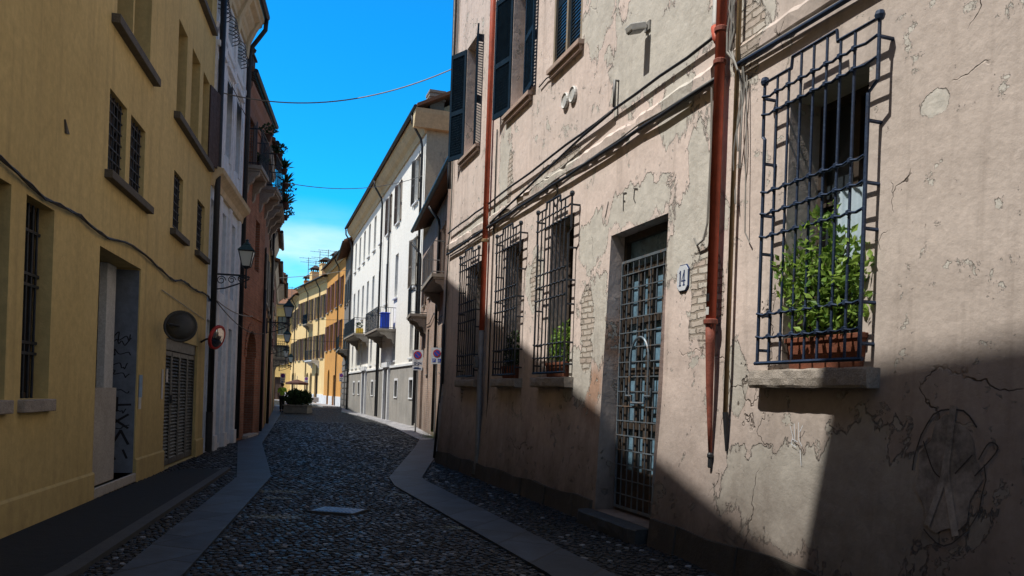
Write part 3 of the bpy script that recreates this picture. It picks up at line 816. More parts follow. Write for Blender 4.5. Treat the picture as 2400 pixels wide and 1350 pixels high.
# wall lamp
x, z = R1.pix(1520, 62)
wl = R1.near(x, 0, z, 'wall_lamp', 'small grey lamp arm on the peeling wall above the door', 'lamp')
m = MB(); m.box(-.06,.06,0,.02,-.05,.05); m.tube([(0,.01,0),(0,.1,.01),(.02,.16,.0)], .022, 8); m.build('bracket', MT['cable_grey'], wl)
m = MB(); m.T = Matrix.Rotation(R(-18), 4, 'X'); m.box(-.07,.07,.06,.26,-.03,.045); m.build('lamp_head', MT['frame_white'], wl, bevel=.012)
m = MB(); m.T = Matrix.Rotation(R(-18), 4, 'X'); m.box(-.055,.055,.09,.25,-.042,-.031); m.build('lens', MT['pipe_grey'], wl)
# number plate 14
x, z = R1.pix(1603, 652)
pl = R1.near(x, 0, z, 'house_number_plaque', 'white eight-sided number plaque reading 14 beside the grid gate', 'plaque')
hw, hh, c_ = .10, .125, .045
octo = [(-hw+c_,-hh),(hw-c_,-hh),(hw,-hh+c_),(hw,hh-c_),(hw-c_,hh),(-hw+c_,hh),(-hw,hh-c_),(-hw,-hh+c_)]
MB().prism([(p*1.1, q*1.08) for p, q in octo], 0, .012).build('rim', MT['navy_paint'], pl)
MB().prism(octo, .012, .02).build('plate', MT['white_paint'], pl)
m = MB()   # seen from the street x runs right-to-left
def bar(x0, z0, x1, z1, w): stroke(m, [(x0, z0), (x1, z1)], w, .0215)
bar(.038,-.068,.038,.07,.022); bar(.056,-.074,.02,-.074,.012); bar(.056,.052,.038,.07,.012)
bar(-.036,-.068,-.036,.07,.022); bar(-.018,-.074,-.054,-.074,.012); bar(-.036,.07,.008,-.028,.010); bar(.012,-.03,-.062,-.03,.012)
m.build('digits', MT['navy_paint'], pl, recalc=False)
# window boxes and plants
def pot_box(fr, x, z, w, name, label, cat, h=.22, y=-.06, dy=.1):
    r = fr.near(x, y, z, name, label, cat)
    m = MB(); 
    m.add([(-w/2*.93,-dy*.85,0),(w/2*.93,-dy*.85,0),(w/2*.93,dy*.85,0),(-w/2*.93,dy*.85,0),(-w/2,-dy,h),(w/2,-dy,h),(w/2,dy,h),(-w/2,dy,h)],
          [(0,3,2,1),(0,1,5,4),(1,2,6,5),(2,3,7,6),(3,0,4,7)])
    m.box(-w/2-.01, w/2+.01, -dy-.01, dy+.01, h-.04, h); m.build('pot', MT['terracotta'], r, bevel=.006)
    MB().box(-w/2+.02, w/2-.02, -dy+.01, dy-.01, h-.03, h+.006).build('soil', MT['earth'], r)
    return r
pb = pot_box(R1, 9.52, 1.785, .84, 'potted_shrub', 'leafy bright green shrub in a terracotta trough behind the big blue window grille', 'plant', .25, -.07, .12)
m = MB()
for (cx, cz, rx, rz, n) in ((.02,.62,.46,.36,1000),(.12,.95,.16,.26,230),(-.3,.75,.16,.25,220),(.38,.75,.20,.26,380),(0,.4,.48,.18,400),(.02,1.10,.06,.16,70)):
    leaves(m, (cx, .06, cz), (rx, .19, rz), int(n*.72), .070, int(cx*100)+7)
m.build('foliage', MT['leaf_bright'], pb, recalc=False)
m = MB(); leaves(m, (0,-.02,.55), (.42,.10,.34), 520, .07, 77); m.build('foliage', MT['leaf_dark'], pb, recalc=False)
m = MB(); rnd = random.Random(2)
for k in range(14):
    x0 = rnd.uniform(-.3,.3); m.tube([(x0,0,.24),(x0+rnd.uniform(-.08,.08),rnd.uniform(-.06,.06),.6),(x0+rnd.uniform(-.16,.16),rnd.uniform(-.1,.1),rnd.uniform(.8,1.05))], [.008,.006,.003], 5)
m.build('stems', MT['bark'], pb)
pb = pot_box(R1, 14.98, 1.785, .7, 'potted_plant', 'bright green plant in a clay trough behind the grille nearest the gate', 'plant', .2, -.05, .1)
m = MB(); leaves(m, (0,.0,.42), (.34,.12,.26), 420, .075, 3); leaves(m, (-.2,.0,.62), (.12,.1,.14), 90, .075, 5); m.build('foliage', MT['leaf_bright'], pb, recalc=False)
m = MB(); [m.tube([(x,0,.2),(x*1.1,0,.5)], .006, 5) for x in (-.2,-.1,0,.12,.22)]; m.build('stems', MT['bark'], pb)
pb = pot_box(R1, 17.03, 1.785, .7, 'potted_plant', 'dark bushy plant behind the middle one of the three window grilles', 'plant', .2, -.05, .1)
m = MB(); leaves(m, (0,.0,.42), (.36,.12,.34), 520, .07, 8); m.build('foliage', MT['leaf_dark'], pb, recalc=False)
m = MB(); [m.tube([(x,0,.2),(x*1.1,0,.55)], .006, 5) for x in (-.2,-.1,0,.12,.22)]; m.build('stems', MT['bark'], pb)
# remains of letters scratched in the plaster above the door
x, z = R1.pix(1464, 472)
gr = R1.near(x, 0, z, 'old_lettering', 'remains of scratched letters in the plaster above the gate, an F among them', 'lettering')
for pts_ in ([(.02,-.10),(.025,0),(.03,.10),(-.05,.09)], [(.03,.01),(-.02,.0)], [(.50,-.06),(.47,.02),(.44,.09)], [(.52,-.08),(.50,-.05)], [(-.33,.07),(-.25,.09),(-.24,-.02),(-.28,-.07)]):
    m = MB(); stroke(m, pts_, .016, .006); m.build('letter', MT['chalk'], gr, recalc=False)
# chalky graffito and scribbles on the wall
x, z = R1.pix(2230, 1115)
gr = R1.near(x, 0, z, 'graffiti', 'pale rubbed circle with a letter scrawl drawn on the shaded wall, far right', 'graffiti')
rnd = random.Random(4)
def SC(pts_, w_): m = MB(); stroke(m, pts_, w_, yb_); m.v = [(a_, bat(0, c_+z)+.010+(b_-yb_), c_) for a_, b_, c_ in m.v]; m.build('scrawl', MT['chalk'], gr, recalc=False)
yb_ = bat(0, .9)+.012
ell = [(.27*math.cos(k*.21)*(1+.03*math.sin(k*3)), .42*math.sin(k*.21)+.01*math.cos(k*5)) for k in range(26)]
SC(ell[:12], .011); SC(ell[14:26], .009)
for a_ in ([(.2,.2),(.1,.02),(.0,-.03)], [(-.2,.02),(-.3,.13),(-.34,.2),(-.28,.22),(-.22,.12)], [(-.06,.02),(-.17,.14)]):
    SC(smooth2(a_), .009)
mp = MB(); stroke(mp, smooth2([(-.01,.42),(.0,.2),(.0,0),(-.10,-.34)]), .05, yb_+.002); stroke(mp, smooth2([(.01,.1),(.03,-.05),(.11,-.31)]), .045, yb_+.004)
mp.v = [(a_, bat(0, c_+z)+.010+(b_-yb_), c_) for a_, b_, c_ in mp.v]; mp.build('pale_scrawl', MT['chalk_pale'], gr, recalc=False)
m = MB(); ring = [(.22*math.cos(k*.35)*(1+.15*math.sin(k*2.3)), .36*math.sin(k*.35)*(1+.1*math.cos(k*1.7))) for k in range(18)]
m.add([(0, bat(0, z)+.008, 0)]+[(a_, bat(0, z+c_)+.008, c_) for a_, c_ in ring], [(0, k+1, (k+1) % 18+1) for k in range(18)])
m.build('rubbed_patch', MT['chalk_rub'], gr, recalc=False)
m = MB(); 
for q in range(3): stroke(m, [(-.18+.1*q+.01*math.sin(k), -.3+.6*k/7*(1-.2*q)+.02*math.cos(k*2.2)) for k in range(8)], .008, yb_+.002)
x, z = R1.pix(1880, 1030)
gr = R1.near(x, 0, z, 'graffiti', 'small faint white scribble on the sunlit wall under the big window sill', 'graffiti')
m = MB(); yb_ = bat(0, 1.1)+.012
for a_ in ([(.1,.1),(.06,.02),(.08,-.04),(.02,-.06)],[(.05,.12),(.04,-.02)],[(0,.13),(-.01,0),(-.05,-.05)],[(.07,.0),(.0,-.02)],[(-.03,-.08),(-.05,-.2)],[(-.02,.06),(-.05,.11)]): stroke(m, a_, .006, yb_)
m.build('scribble', MT['white_paint'], gr, recalc=False)

# ================================================================== RIGHT: low brick house
_a = G(1025, 1030); _b = G(976, 1003); _l = math.hypot(_b[0]-_a[0], _b[1]-_a[1]); _u = ((_b[0]-_a[0])/_l, (_b[1]-_a[1])/_l)
R2 = Fr((_a[0]-_u[0]*7.2, _a[1]-_u[1]*7.2), _b); O2 = 7.2
bk = R2.root('brick_house', 'low house of pale worn brick with a dark eave, beside the pink building', 'house')
ops = [(O2+6.0, O2+6.75, 5.0, 7.0, .25), (O2+3.9, O2+4.6, 5.1, 7.0, .25), (O2-.2, O2+.7, 5.0, 7.0, .25), (O2+4.0, O2+4.7, 2.2, 3.9, .2), (O2-.9, O2-.1, 2.2, 3.7, .2),
       (O2+5.9, O2+7.0, 0.02, 2.5, .2), (O2+5.8, O2+6.5, 2.9, 4.3, .25)]
W = MB(); wallmesh(W, 0, R2.L, 0, 7.9, ops, 7); gables(W, 0, R2.L, 7.9, 7, 1.3); W.build('wall', MT['brick_pale'], bk)
roof(bk, 0, R2.L-.1, 7.6, .42, 7, 1.6, z1=8.25, ends=.05)
MB().tube([(0,.47,7.62),(R2.L-.1,.47,8.27)], .075, 8).build('gutter', MT['pipe_dark'], bk)
MB().add([(0,.0,7.55),(R2.L,.0,8.2),(R2.L,.4,8.2),(0,.4,7.55)], [(0,1,2,3)]) 
for o_ in ops[:3]: window(bk, *o_, 'frame_dark', shut=True, smat='shutter_brown', ang=(6,6), sh=.38, sill=(.08,.07,.05))
window(bk, *ops[3], bars=(4, 8, -.05), sill=(.05,.06,.03)); window(bk, *ops[4], bars=(4, 8, -.05), sill=(.05,.06,.03)); window(bk, *ops[6])
a, b, c, d, dp = ops[5]
dd = MB().box(a, b, -dp+.0, -dp+.06, c, d); 
for k in range(3): dd.box(a+.08, b-.08, -dp+.06, -dp+.08, c+.15+k*.78, c+.8+k*.78)
dd.build('door', MT['shutter_brown'], bk)
def balcony(root, s0, s1, z, proj=.75, rail=.95, mat='trim_stone', brackets=2, name='balcony', rmat='dark_iron', step=.12):
    m = MB(); m.box(s0, s1, -.02, proj, z-.10, z); m.box(s0+.04, s1-.04, -.02, proj-.05, z-.16, z-.102)
    bl = m.build(name, MT[mat], root)
    for k in range(brackets):
        x = s0+.15+(s1-s0-.3)*(k/(max(1, brackets-1)))
        prof = [(-.01, z-.17), (proj*.85, z-.17), (proj*.8, z-.26), (proj*.55, z-.32), (proj*.42, z-.46), (proj*.2, z-.52), (proj*.12, z-.72), (-.01, z-.8)]
        MB().prism(prof, x-.09, x+.09, 'x').build('bracket', MT[mat], bl)
    r = MB(); 
    for zz in (z+.06, z+rail): 
        r.tube([(s0+.03, 0, zz), (s0+.03, proj-.04, zz), (s1-.03, proj-.04, zz), (s1-.03, 0, zz)], .016, 5)
    n = int((s1-s0)/step)
    for i in range(n+1): 
        x = s0+.03+(s1-s0-.06)*i/n; r.tube([(x, proj-.04, z), (x, proj-.04, z+rail)], .009, 4)
    n = int(proj/step)
    for i in range(1, n):
        y = (proj-.04)*i/n
        for x in (s0+.03, s1-.03): r.tube([(x, y, z), (x, y, z+rail)], .009, 4)
    r.build('railing', MT[rmat], bl)
    return bl
balcony(bk, O2-2.6, O2+.9, 5.0, .62, rmat='pipe_grey', step=.22); balcony(bk, O2+5.2, O2+7.0, 4.55, .66, 1.1, step=.16)
for s_ in (O2+.95, O2+8.0): downpipe(bk, [(s_,.45,7.75),(s_,.1,7.3),(s_,.08,7.1),(s_,.08,.2)], .05)
MB().tube([(O2-3,.05,4.0),(O2+1,.05,3.95),(O2+2,.05,4.3),(O2+3.5,.05,4.05),(O2+5,.05,4.1)], .015, 5).build('cable', MT['cable'], bk)

# ================================================================== RIGHT: white building
R3 = Fr(G(976, 1003), G(815, 962))
wb = R3.root('white_building', 'tall cream-white building in full sun with grey base and blue-tarp balcony', 'building')
cs = [1.9, 6.6, 9.7, 12.5, 15.1, 17.6, 20.0, 22.4, 24.8]
ZT = 13.25
ops = []
for c_ in cs: ops += [(c_-.45, c_+.45, 9.95, 12.0, .22), (c_-.45, c_+.45, 6.2, 8.4, .22)]
low = [(c_-.42, c_+.42, 3.05, 4.65, .2) for c_ in cs if c_ not in (9.7, 17.6)]
ops += low
base_w = [(c_-.42, c_+.42, 1.25, 2.05, .2) for c_ in (1.6, 5.6, 12.3, 14.0, 20.5, 23.2)]
doors3 = [(7.8, 9.0, .02, 2.7, .35), (16.9, 18.1, .02, 2.7, .35)]
W = MB(); wallmesh(W, 0, R3.L, 2.78, ZT, ops, 9, back=False); W.build('wall', MT['cream'], wb)
W = MB(); wallmesh(W, 0, R3.L, 0, 2.72, base_w+doors3, 9, back=False); 
W.build('base', MT['grey_base'], wb)
W = MB(); D = 9
W.quad((0,.0,0),(0,-D,0),(0,-D,ZT),(0,0,ZT)); W.quad((R3.L,0,0),(R3.L,0,ZT),(R3.L,-D,ZT),(R3.L,-D,0)); W.quad((0,-D,0),(R3.L,-D,0),(R3.L,-D,ZT),(0,-D,ZT)); gables(W, 0, R3.L, ZT, 9, 2.6)
W.build('end_wall', MT['endwall'], wb)
MB().box(-.03, R3.L, -.02, .06, 2.70, 2.80).build('ledge', MT['trim_white'], wb)
prof = [(-.02,ZT-.75),(.08,ZT-.75),(.10,ZT-.62),(.16,ZT-.5),(.30,ZT-.38),(.42,ZT-.2),(.46,ZT-.08),(.5,ZT),(.5,ZT+.06),(-.02,ZT+.06)]
co = MB().prism(prof, -.0, R3.L+.1, 'x'); 
co.prism([(-.25,ZT-.62),(-.02,ZT-.62),(0,ZT-.62),(0,ZT+.06),(-.62,ZT+.06),(-.55,ZT-.1)], -2.0, .60, 'y')
co.build('cornice', MT['trim_cream'], wb)
rf = roof(wb, -.55, R3.L, ZT+.08, .56, 9, 2.6, ends=.12); 
gutter(wb, -.6, R3.L, ZT+.1, .62, .08)
for s_ in (.25, 11.6, R3.L-.1): downpipe(wb, [(s_,.6,ZT+.0),(s_,.58,ZT-.35),(s_,.2,ZT-.95),(s_,.12,ZT-1.3),(s_,.12,.1)], .055)
for s_ in (9.0-.05,): downpipe(wb, [(s_,.1,11.9),(s_,.1,4.9)], .05)
for i, c_ in enumerate(cs):
    o_ = (c_-.45, c_+.45, 9.95, 12.0, .22)
    window(wb, *o_, 'frame_white', shut=True if i < 3 else None, smat='shutter_brown' if i != 0 else 'shutter_dark', ang=(10, 10), sh=.44, sill=(.1,.08,.1), sillmat='trim_white')
    window(wb, c_-.45, c_+.45, 6.2, 8.4, .22, 'frame_white', sill=(.1,.08,.1), sillmat='trim_white', shut=True if i in (0,) else None, smat='shutter_grey', ang=(10, 10), sh=.44)
for o_ in low: window(wb, *o_, 'frame_white', sill=(.07,.07,.05), sillmat='trim_white')
for o_ in base_w: 
    a, b, c, d, dp = o_; w = window(wb, *o_, 'frame_white', bars=(5, 0, -.06), sill=(.04,.06,.05), sillmat='trim_white')
    m = MB(); m.box(a-.1, b+.1, .0, .02, d, d+.1); m.box(a-.1, a, .0, .02, c, d); m.box(b, b+.1, .0, .02, c, d); m.build('surround', MT['trim_white'], w)
for o_ in doors3:
    a, b, c, d, dp = o_
    dd = MB().box(a, b, -dp, -dp+.06, c, d); [dd.box(a+.1+k*.52, a+.58+k*.52-.04, -dp+.06, -dp+.09, c+.2, d-.7) for k in (0, 1)]
    dd = dd.build('door', MT['shutter_dark'], wb)
    m = MB(); m.box(a-.28, a, .0, .12, 0, d+.05); m.box(b, b+.28, .0, .12, 0, d+.05); m.box(a-.36, b+.36, 0, .2, d+.05, d+.3); m.build('portal', MT['trim_white'], wb)
bl1 = balcony(wb, 6.3, 10.9, 4.62, .95, 1.05, 'trim_stone', 2); bl2 = balcony(wb, 16.2, 22.0, 5.0, .95, .95, 'trim_stone', 2)
for s_ in (10.95,): MB().tube([(s_,.14,4.4),(s_,.14,.1)], .05, 8).build('downpipe', MT['pipe_dark'], wb)
MB().box(-2.6,-1.6,-3.4,-2.4,ZT+1,ZT+2.2) 
ch = MB(); 
for k in range(3): ch.box(-.1,.75,-.75,-.05,ZT+.62+k*.18,ZT+.72+k*.18)
ch.box(-.05,.7,-.7,-.1,ZT+.2,ZT+1.0); ch.build('chimney', MT['concrete'], rf)
# things on the balconies
bt = R3.near(6.9, .5, 4.62, 'blue_tub', 'bright blue plastic sheet and tub on the near end of the sunny balcony', 'tub')
m = MB(); m.box(-.4,.2,-.22,.18,.02,.75); m.box(-.43,.23,-.25,.21,.75,.82); m.build('tub', MT['plastic_blue'], bt, bevel=.03)
tag(MB().box(-.35,.35,-.2,.2,0,.8).build('balcony_box', MT['navy_paint'], None, loc=R3.w(6.42,.45,4.64), rotz=R3.rz, bevel=.02) if False else R3.near(17.0,.5,5.0,'yellow_crate','yellow crate standing on the far balcony of the white building','crate'), None)
yc = [o for o in bpy.data.objects if o.name == 'yellow_crate'][0]
m = MB(); m.box(-.3,.3,-.2,.2,0,.06); m.box(-.3,-.26,-.2,.2,.06,.35); m.box(.26,.3,-.2,.2,.06,.35); m.box(-.26,.26,-.2,-.16,.06,.35); m.box(-.26,.26,.16,.2,.06,.35); m.build('crate', MT['plastic_yellow'], yc)
m = MB(); leaves(m, (0,0,.5), (.3,.2,.22), 120, .1, 4); m.build('plants', MT['leaf_dark'], yc, recalc=False)

# ================================================================== RIGHT: dark stone house
R4 = Fr(G(815, 962), (-14.4, 68.5))
sb = R4.root('stone_building', 'narrow grey building of rusticated stone with dark shutters, beyond the white building', 'building')
ops = [(s_-.5, s_+.5, z_, z_+2.0, .25) for s_ in (1.6, 4.4, 7.2) for z_ in (4.6, 8.3)]+[(3.8, 5.0, .02, 2.8, .3)]
W = MB(); wallmesh(W, 0, R4.L, 0, 12.4, ops, 9)
for k in range(8): W.box(0, R4.L, 0, .05, .3+k*.46, .66+k*.46) if k*.46 > 2.6 else [W.box(a_, b_, 0, .05, .3+k*.46, .66+k*.46) for a_, b_ in ((0, 3.7), (5.1, R4.L))]
gables(W, 0, R4.L, 12.4, 9, 2.4); W.build('wall', MT['stone_grey'], sb)
rf = roof(sb, 0, R4.L, 12.4, .7, 9, 2.4, mat='roof_tile'); gutter(sb, 0, R4.L, 12.4, .75)
MB().box(1.5,2.3,-1.3,-.6,12.6,14.2).build('chimney', MT['brick_red'], rf)
for o_ in ops[:-1]: window(sb, *o_, shut=True, smat='shutter_dark', ang=(8, 8), sh=.5, louvre=False, sill=(.1,.1,.1))
a, b, c, d, dp = ops[-1]; MB().box(a, b, -dp, -dp+.06, c, d).build('door', MT['shutter_dark'], sb)
balcony(sb, .6, 4.6, 4.55, .8, 1.0, 'trim_stone', 2)

# ================================================================== FAR END: orange, pale yellow and ochre houses
def simple_house(fr, name, label, mat, ZH, floors, xs, smat, rmat='roof_tile', doors=(), arches=(), depth=9, ww=.5, over=.55, basemat=None, zb=1.4, louvre=False, cornm='trim_cream', ang=(6, 6), rise=2.4, chim=(), cat='building', wall_top=None, pipes=(), shut=True, zend=None):
    r = fr.root(name, label, cat)
    ops = []
    for (z0, z1) in floors:
        for x in xs: ops.append((x-ww, x+ww, z0, z1, .22))
    nwin = len(ops)
    ops += [(a, b, .02, d, .3) for a, b, d in doors]; ops += [(a, b, .02, d, .3, 1.0) for a, b, d in arches]
    W = MB(); wallmesh(W, 0, fr.L, 0, ZH, ops, depth); gables(W, 0, fr.L, ZH, depth, rise, zend)
    if zend: W.add([(0,0,ZH),(fr.L,0,ZH),(fr.L,0,zend)], [(0,1,2)]); W.add([(fr.L,0,ZH),(fr.L,-depth,ZH),(fr.L,-depth,zend),(fr.L,0,zend)], [(0,1,2,3)])
    W.build('wall', MT[mat], r)
    rf = roof(r, 0, fr.L, ZH, over, depth, rise, ends=.02, z1=zend)
    if not zend: gutter(r, 0, fr.L, ZH+.0, over+.06)
    MB().prism([(-.02,ZH-.45),(.08,ZH-.45),(.15,ZH-.25),(over-.1,ZH-.05),(over-.1,ZH-.02),(-.02,ZH-.02)], 0, fr.L, 'x').build('cornice', MT[cornm], r)
    for o_ in ops[:nwin]: window(r, *o_, shut=shut or None, smat=smat, ang=ang, sh=ww, louvre=louvre, sill=(.1,.09,.08), sillmat='trim_stone')
    for o_ in ops[nwin:]:
        a, b, c, d, dp = o_[:5]
        dd = MB().box(a, b, -dp, -dp+.05, c, d); dd.box((a+b)/2-.03, (a+b)/2+.03, -dp+.05, -dp+.08, c, d); dd.box(a, b, -dp+.05, -dp+.07, c+.9, c+1.0)
        dd.build('door', MT['shutter_brown' if len(o_) < 6 else 'glass'], r)
    if basemat:
        segs = sorted([(o_[0], o_[1]) for o_ in ops[nwin:]]); x = 0
        for a, b in segs+[(fr.L, fr.L)]:
            if a-x > .05: MB().box(x, a-.02, 0, .06, 0, zb).build('base', MT[basemat], r)
            x = b+.02
    for s_ in pipes: downpipe(r, [(s_,over,ZH-.05),(s_,over-.1,ZH-.3),(s_,.12,ZH-.9),(s_,.1,ZH-1.2),(s_,.1,.1)], .055)
    for (x, y, h, w_, cm) in chim:
        cz = ZH+rise*(min(-y, depth/2)+over)/(depth/2+over)-.4
        c1 = MB().box(x-w_, x+w_, y-w_*.8, y+w_*.8, cz-.4, cz+h); c1.box(x-w_-.06, x+w_+.06, y-w_*.8-.06, y+w_*.8+.06, cz+h, cz+h+.1)
        cc = c1.build('chimney', MT[cm], rf)
        m = MB(); 
        for sx in (-1, 1):
            for sy in (-1, 1): m.box(x+sx*w_*.75-.06, x+sx*w_*.75+.06, y+sy*w_*.55-.06, y+sy*w_*.55+.06, cz+h+.1, cz+h+.45)
        m.add([(x-w_-.18,y-w_-.05,cz+h+.45),(x+w_+.18,y-w_-.05,cz+h+.45),(x+w_+.18,y+w_+.05,cz+h+.45),(x-w_-.18,y+w_+.05,cz+h+.45),(x-.1,y-.1,cz+h+.85),(x+.1,y-.1,cz+h+.85),(x+.1,y+.1,cz+h+.85),(x-.1,y+.1,cz+h+.85)],
              [(0,3,2,1),(0,1,5,4),(1,2,6,5),(2,3,7,6),(3,0,4,7),(4,5,6,7)])
        m.build('chimney_cap', MT['eave_dark'], cc)
    return r
P0 = (-14.4, 68.5); P1 = (-18.6, 80.0); P2 = (-24.4, 91.5); P3 = (-27.0, 98.5); P4 = (-33.5, 99.5)
F1 = Fr(P0, P1)
simple_house(F1, 'orange_house', 'orange house with maroon shutters and an arched white doorway, in the distance', 'far_orange', 13.2, [(8.9,11.4),(5.2,7.6)], (2.0, 5.0, 8.0, 10.9), 'shutter_maroon',
             doors=((4.3,5.6,2.8),), arches=((8.2,9.6,3.4),), basemat='trim_white', zb=.9, chim=((1.8,-1.5,1.2,.5,'brick_red'),(5.2,-1.2,.9,.45,'brick_red')), pipes=(3.4,), ww=.55)
F2 = Fr(P1, P2)
r = simple_house(F2, 'pale_yellow_house', 'pale yellow house with tall brown shutters and a small green balcony', 'far_pale', 12.6, [(8.7,11.0),(4.6,7.0)], (1.3, 3.9, 6.6, 9.2, 11.7), 'shutter_brown',
             doors=((2.6,4.0,3.1),), arches=((5.2,6.3,3.2),(6.9,8.0,3.2)), basemat='trim_white', zb=1.0, chim=((1.5,-1.2,1.6,.5,'far_pale'),(6.0,-1.2,1.6,.62,'far_pale'),(10.6,-1.2,1.3,.6,'far_pale')), pipes=(2.7,8.0), ww=.55)
b_ = balcony(r, 2.2, 5.4, 4.4, .8, 1.0, 'trim_white', 2); b_ = balcony(r, 5.6, 7.6, 8.3, .7, 1.0, 'trim_stone', 2, rmat='shutter_green', step=.07)
F3 = Fr(P2, P3)
simple_house(F3, 'yellow_house', 'yellow house with round-arched openings at street level, left of the pale house', 'far_pale', 12.0, [(8.4,10.6),(4.6,6.9)], (1.6, 4.2, 6.4), 'shutter_dark',
             arches=((1.0,2.1,3.3),(2.7,3.8,3.3),(4.6,5.7,3.3)), basemat='trim_white', zb=1.0, chim=((2.0,-1.2,1.4,.6,'far_orange'),), pipes=(3.0,), ww=.55)
F4 = Fr(P3, P4)
simple_house(F4, 'ochre_house', 'ochre house closing the view at the end of the street', 'far_yellow', 11.6, [(8.0,10.2),(4.4,6.7)], (1.4, 3.8), 'shutter_dark', doors=((1.0,2.4,2.8),), basemat='trim_white', zb=1.0, ww=.55)

# ================================================================== LEFT: yellow building
L1 = Fr(G(472, 1064), G(0, 1265))
LL = 14.35
yb = L1.root('yellow_building', 'plain ochre yellow building with deep windows and a graffitied doorway, filling the left side', 'building')
ZL = 10.8
oD = (5.6, 7.62, .15, 3.2, .47)
oGate = (.85, 3.75, .02, 2.3, .14)
ground = [(9.22, 9.97, 1.30, 3.29, .24), (10.33, 11.1, 1.30, 3.29, .30), (12.4, 13.2, 1.3, 3.29, .38)]
mids = [(5.62, 6.42, 4.19, 5.25, .14), (6.63, 7.43, 4.19, 5.25, .14), (2.83, 3.6, 4.24, 5.23, .14), (.6, 1.42, 4.24, 5.23, .14)]
ups = [(5.5, 7.25, 6.2, 7.85, .38), (2.86, 3.62, 6.25, 7.85, .34), (1.6, 2.4, 6.25, 7.85, .34), (.55, 1.25, 6.25, 7.85, .34)]
tops = [(.55, 2.2, 9.05, 10.4, .3), (5.3, 7.2, 9.05, 10.4, .3)]
W = MB(); wallmesh(W, 0, LL, 0, ZL, [oD, oGate]+ground+mids+ups+tops, 8); gables(W, 0, LL, 12.3, 8, 2.0, 11.0); W.add([(0,0,ZL),(LL,0,ZL),(LL,0,11.2),(0,0,12.4)], [(0,1,2,3)]); W.add([(0,0,ZL),(0,-8,ZL),(0,-8,12.3),(0,0,12.3)], [(0,1,2,3)]); W.build('wall', MT['yellow'], yb)
roof(yb, 0, LL, 12.32, .6, 8, 1.9, z1=10.99, ends=.0)
for a_, b_ in ((oD[1], LL), (oGate[1], oD[0]), (0, oGate[0])): MB().prism([(-.01,-.02),(.03,-.02),(.03,.335),(.012,.36),(-.01,.36)], a_, b_, 'x').build('skirting', MT['yellow'], yb)
for i, o_ in enumerate(ground):
    w = window(yb, *o_, 'frame_dark', bars=None, sill=None)
    a, b, c, d, dp = o_
    g = MB(); n = 6
    for k in range(n): x = a+(b-a)*(k+.5)/n; g.tube([(x,-.14,c),(x,-.14,d)], .014, 6)
    for z in (1.75, 1.86, 2.45, 2.56, 3.0): g.box(a, b, -.155, -.125, z, z+.03)
    g.build('grille', MT['dark_iron'], w)
    if i != 1: MB().box(a-.05, b+.05, -.1, .07, c-.13, c-.003).build('sill', MT['sill_stone'], w, bevel=.01)
    else: MB().box(a-.05, b+.05, -.1, .07, c-.13, c-.003).build('sill', MT['sill_stone'], w, bevel=.01)
for o_ in mids:
    window(yb, *o_, 'frame_dark', bars=(5, 7, -.06))
for a, b in ((5.36, 7.55), (2.55, 3.78), (.3, 1.55)): MB().box(a, b, -.02, .10, 4.08, 4.185).build('sill', MT['sill_dark'], yb, bevel=.008)
for i, o_ in enumerate(ups):
    w = window(yb, *o_, 'frame_dark')
    if i == 0:
        MB().box(6.35, 6.42, -.36, -.02, 6.22, 7.83).build('mullion', MT['yellow'], w)
        place(plain_shutter(.62, 1.6), 7.24, -.2, 6.22, R(190)).build('shutter', MT['shutter_brown'], w)
    if i == 3: place(plain_shutter(.78, 1.62), .54, .03, 6.22, R(178-8)).build('shutter', MT['shutter_brown'], w)
for a, b in ((5.24, 7.48), (.27, 3.8)): MB().box(a, b, -.02, .11, 6.07, 6.19).build('sill', MT['sill_dark'], yb, bevel=.008)
for o_ in tops: window(yb, *o_, 'frame_dark', sill=(.11,.12,.15), sillmat='sill_dark')
# doorway: grey metal panels, pale post, marble slab leaning inside, raised step
a, b, c, d, dp = oD
dm = MB(); dm.box(a, b, -dp-.02, -dp+.03, c, d); dm.box(6.85, 6.92, -dp+.03, -dp+.06, c, d)
door = dm.build('door', paint('door_grey', (.13,.16,.20), .6, .25, rust=(.1,.1,.11)), yb)
s0_, s1_ = L1.pix(262, 800, -.33)[0], L1.pix(241, 800, -.33)[0]
MB().box(s0_, s1_, -.40, -.30, c, 3.19).build('post', MT['post_paint'], yb)
m = MB(); m.box(a, b, -dp, .03, .02, .15); m.build('step', MT['marble'], yb, bevel=.01)
MB().box(a, a+.012, -dp+.03, -.02, c, d-.02).build('side_panel', paint('panel_grey', (.15,.18,.23), .6, .3), yb)
m = MB(); m.box(L1.pix(268, 1050, -.06)[0], 7.6, -.12, -.06, c, 1.42); m.build('marble_slab', MT['marble'], yb)
m = MB(); m.box(a, a+.02, -.2, -.0, d-.2, d-.02)
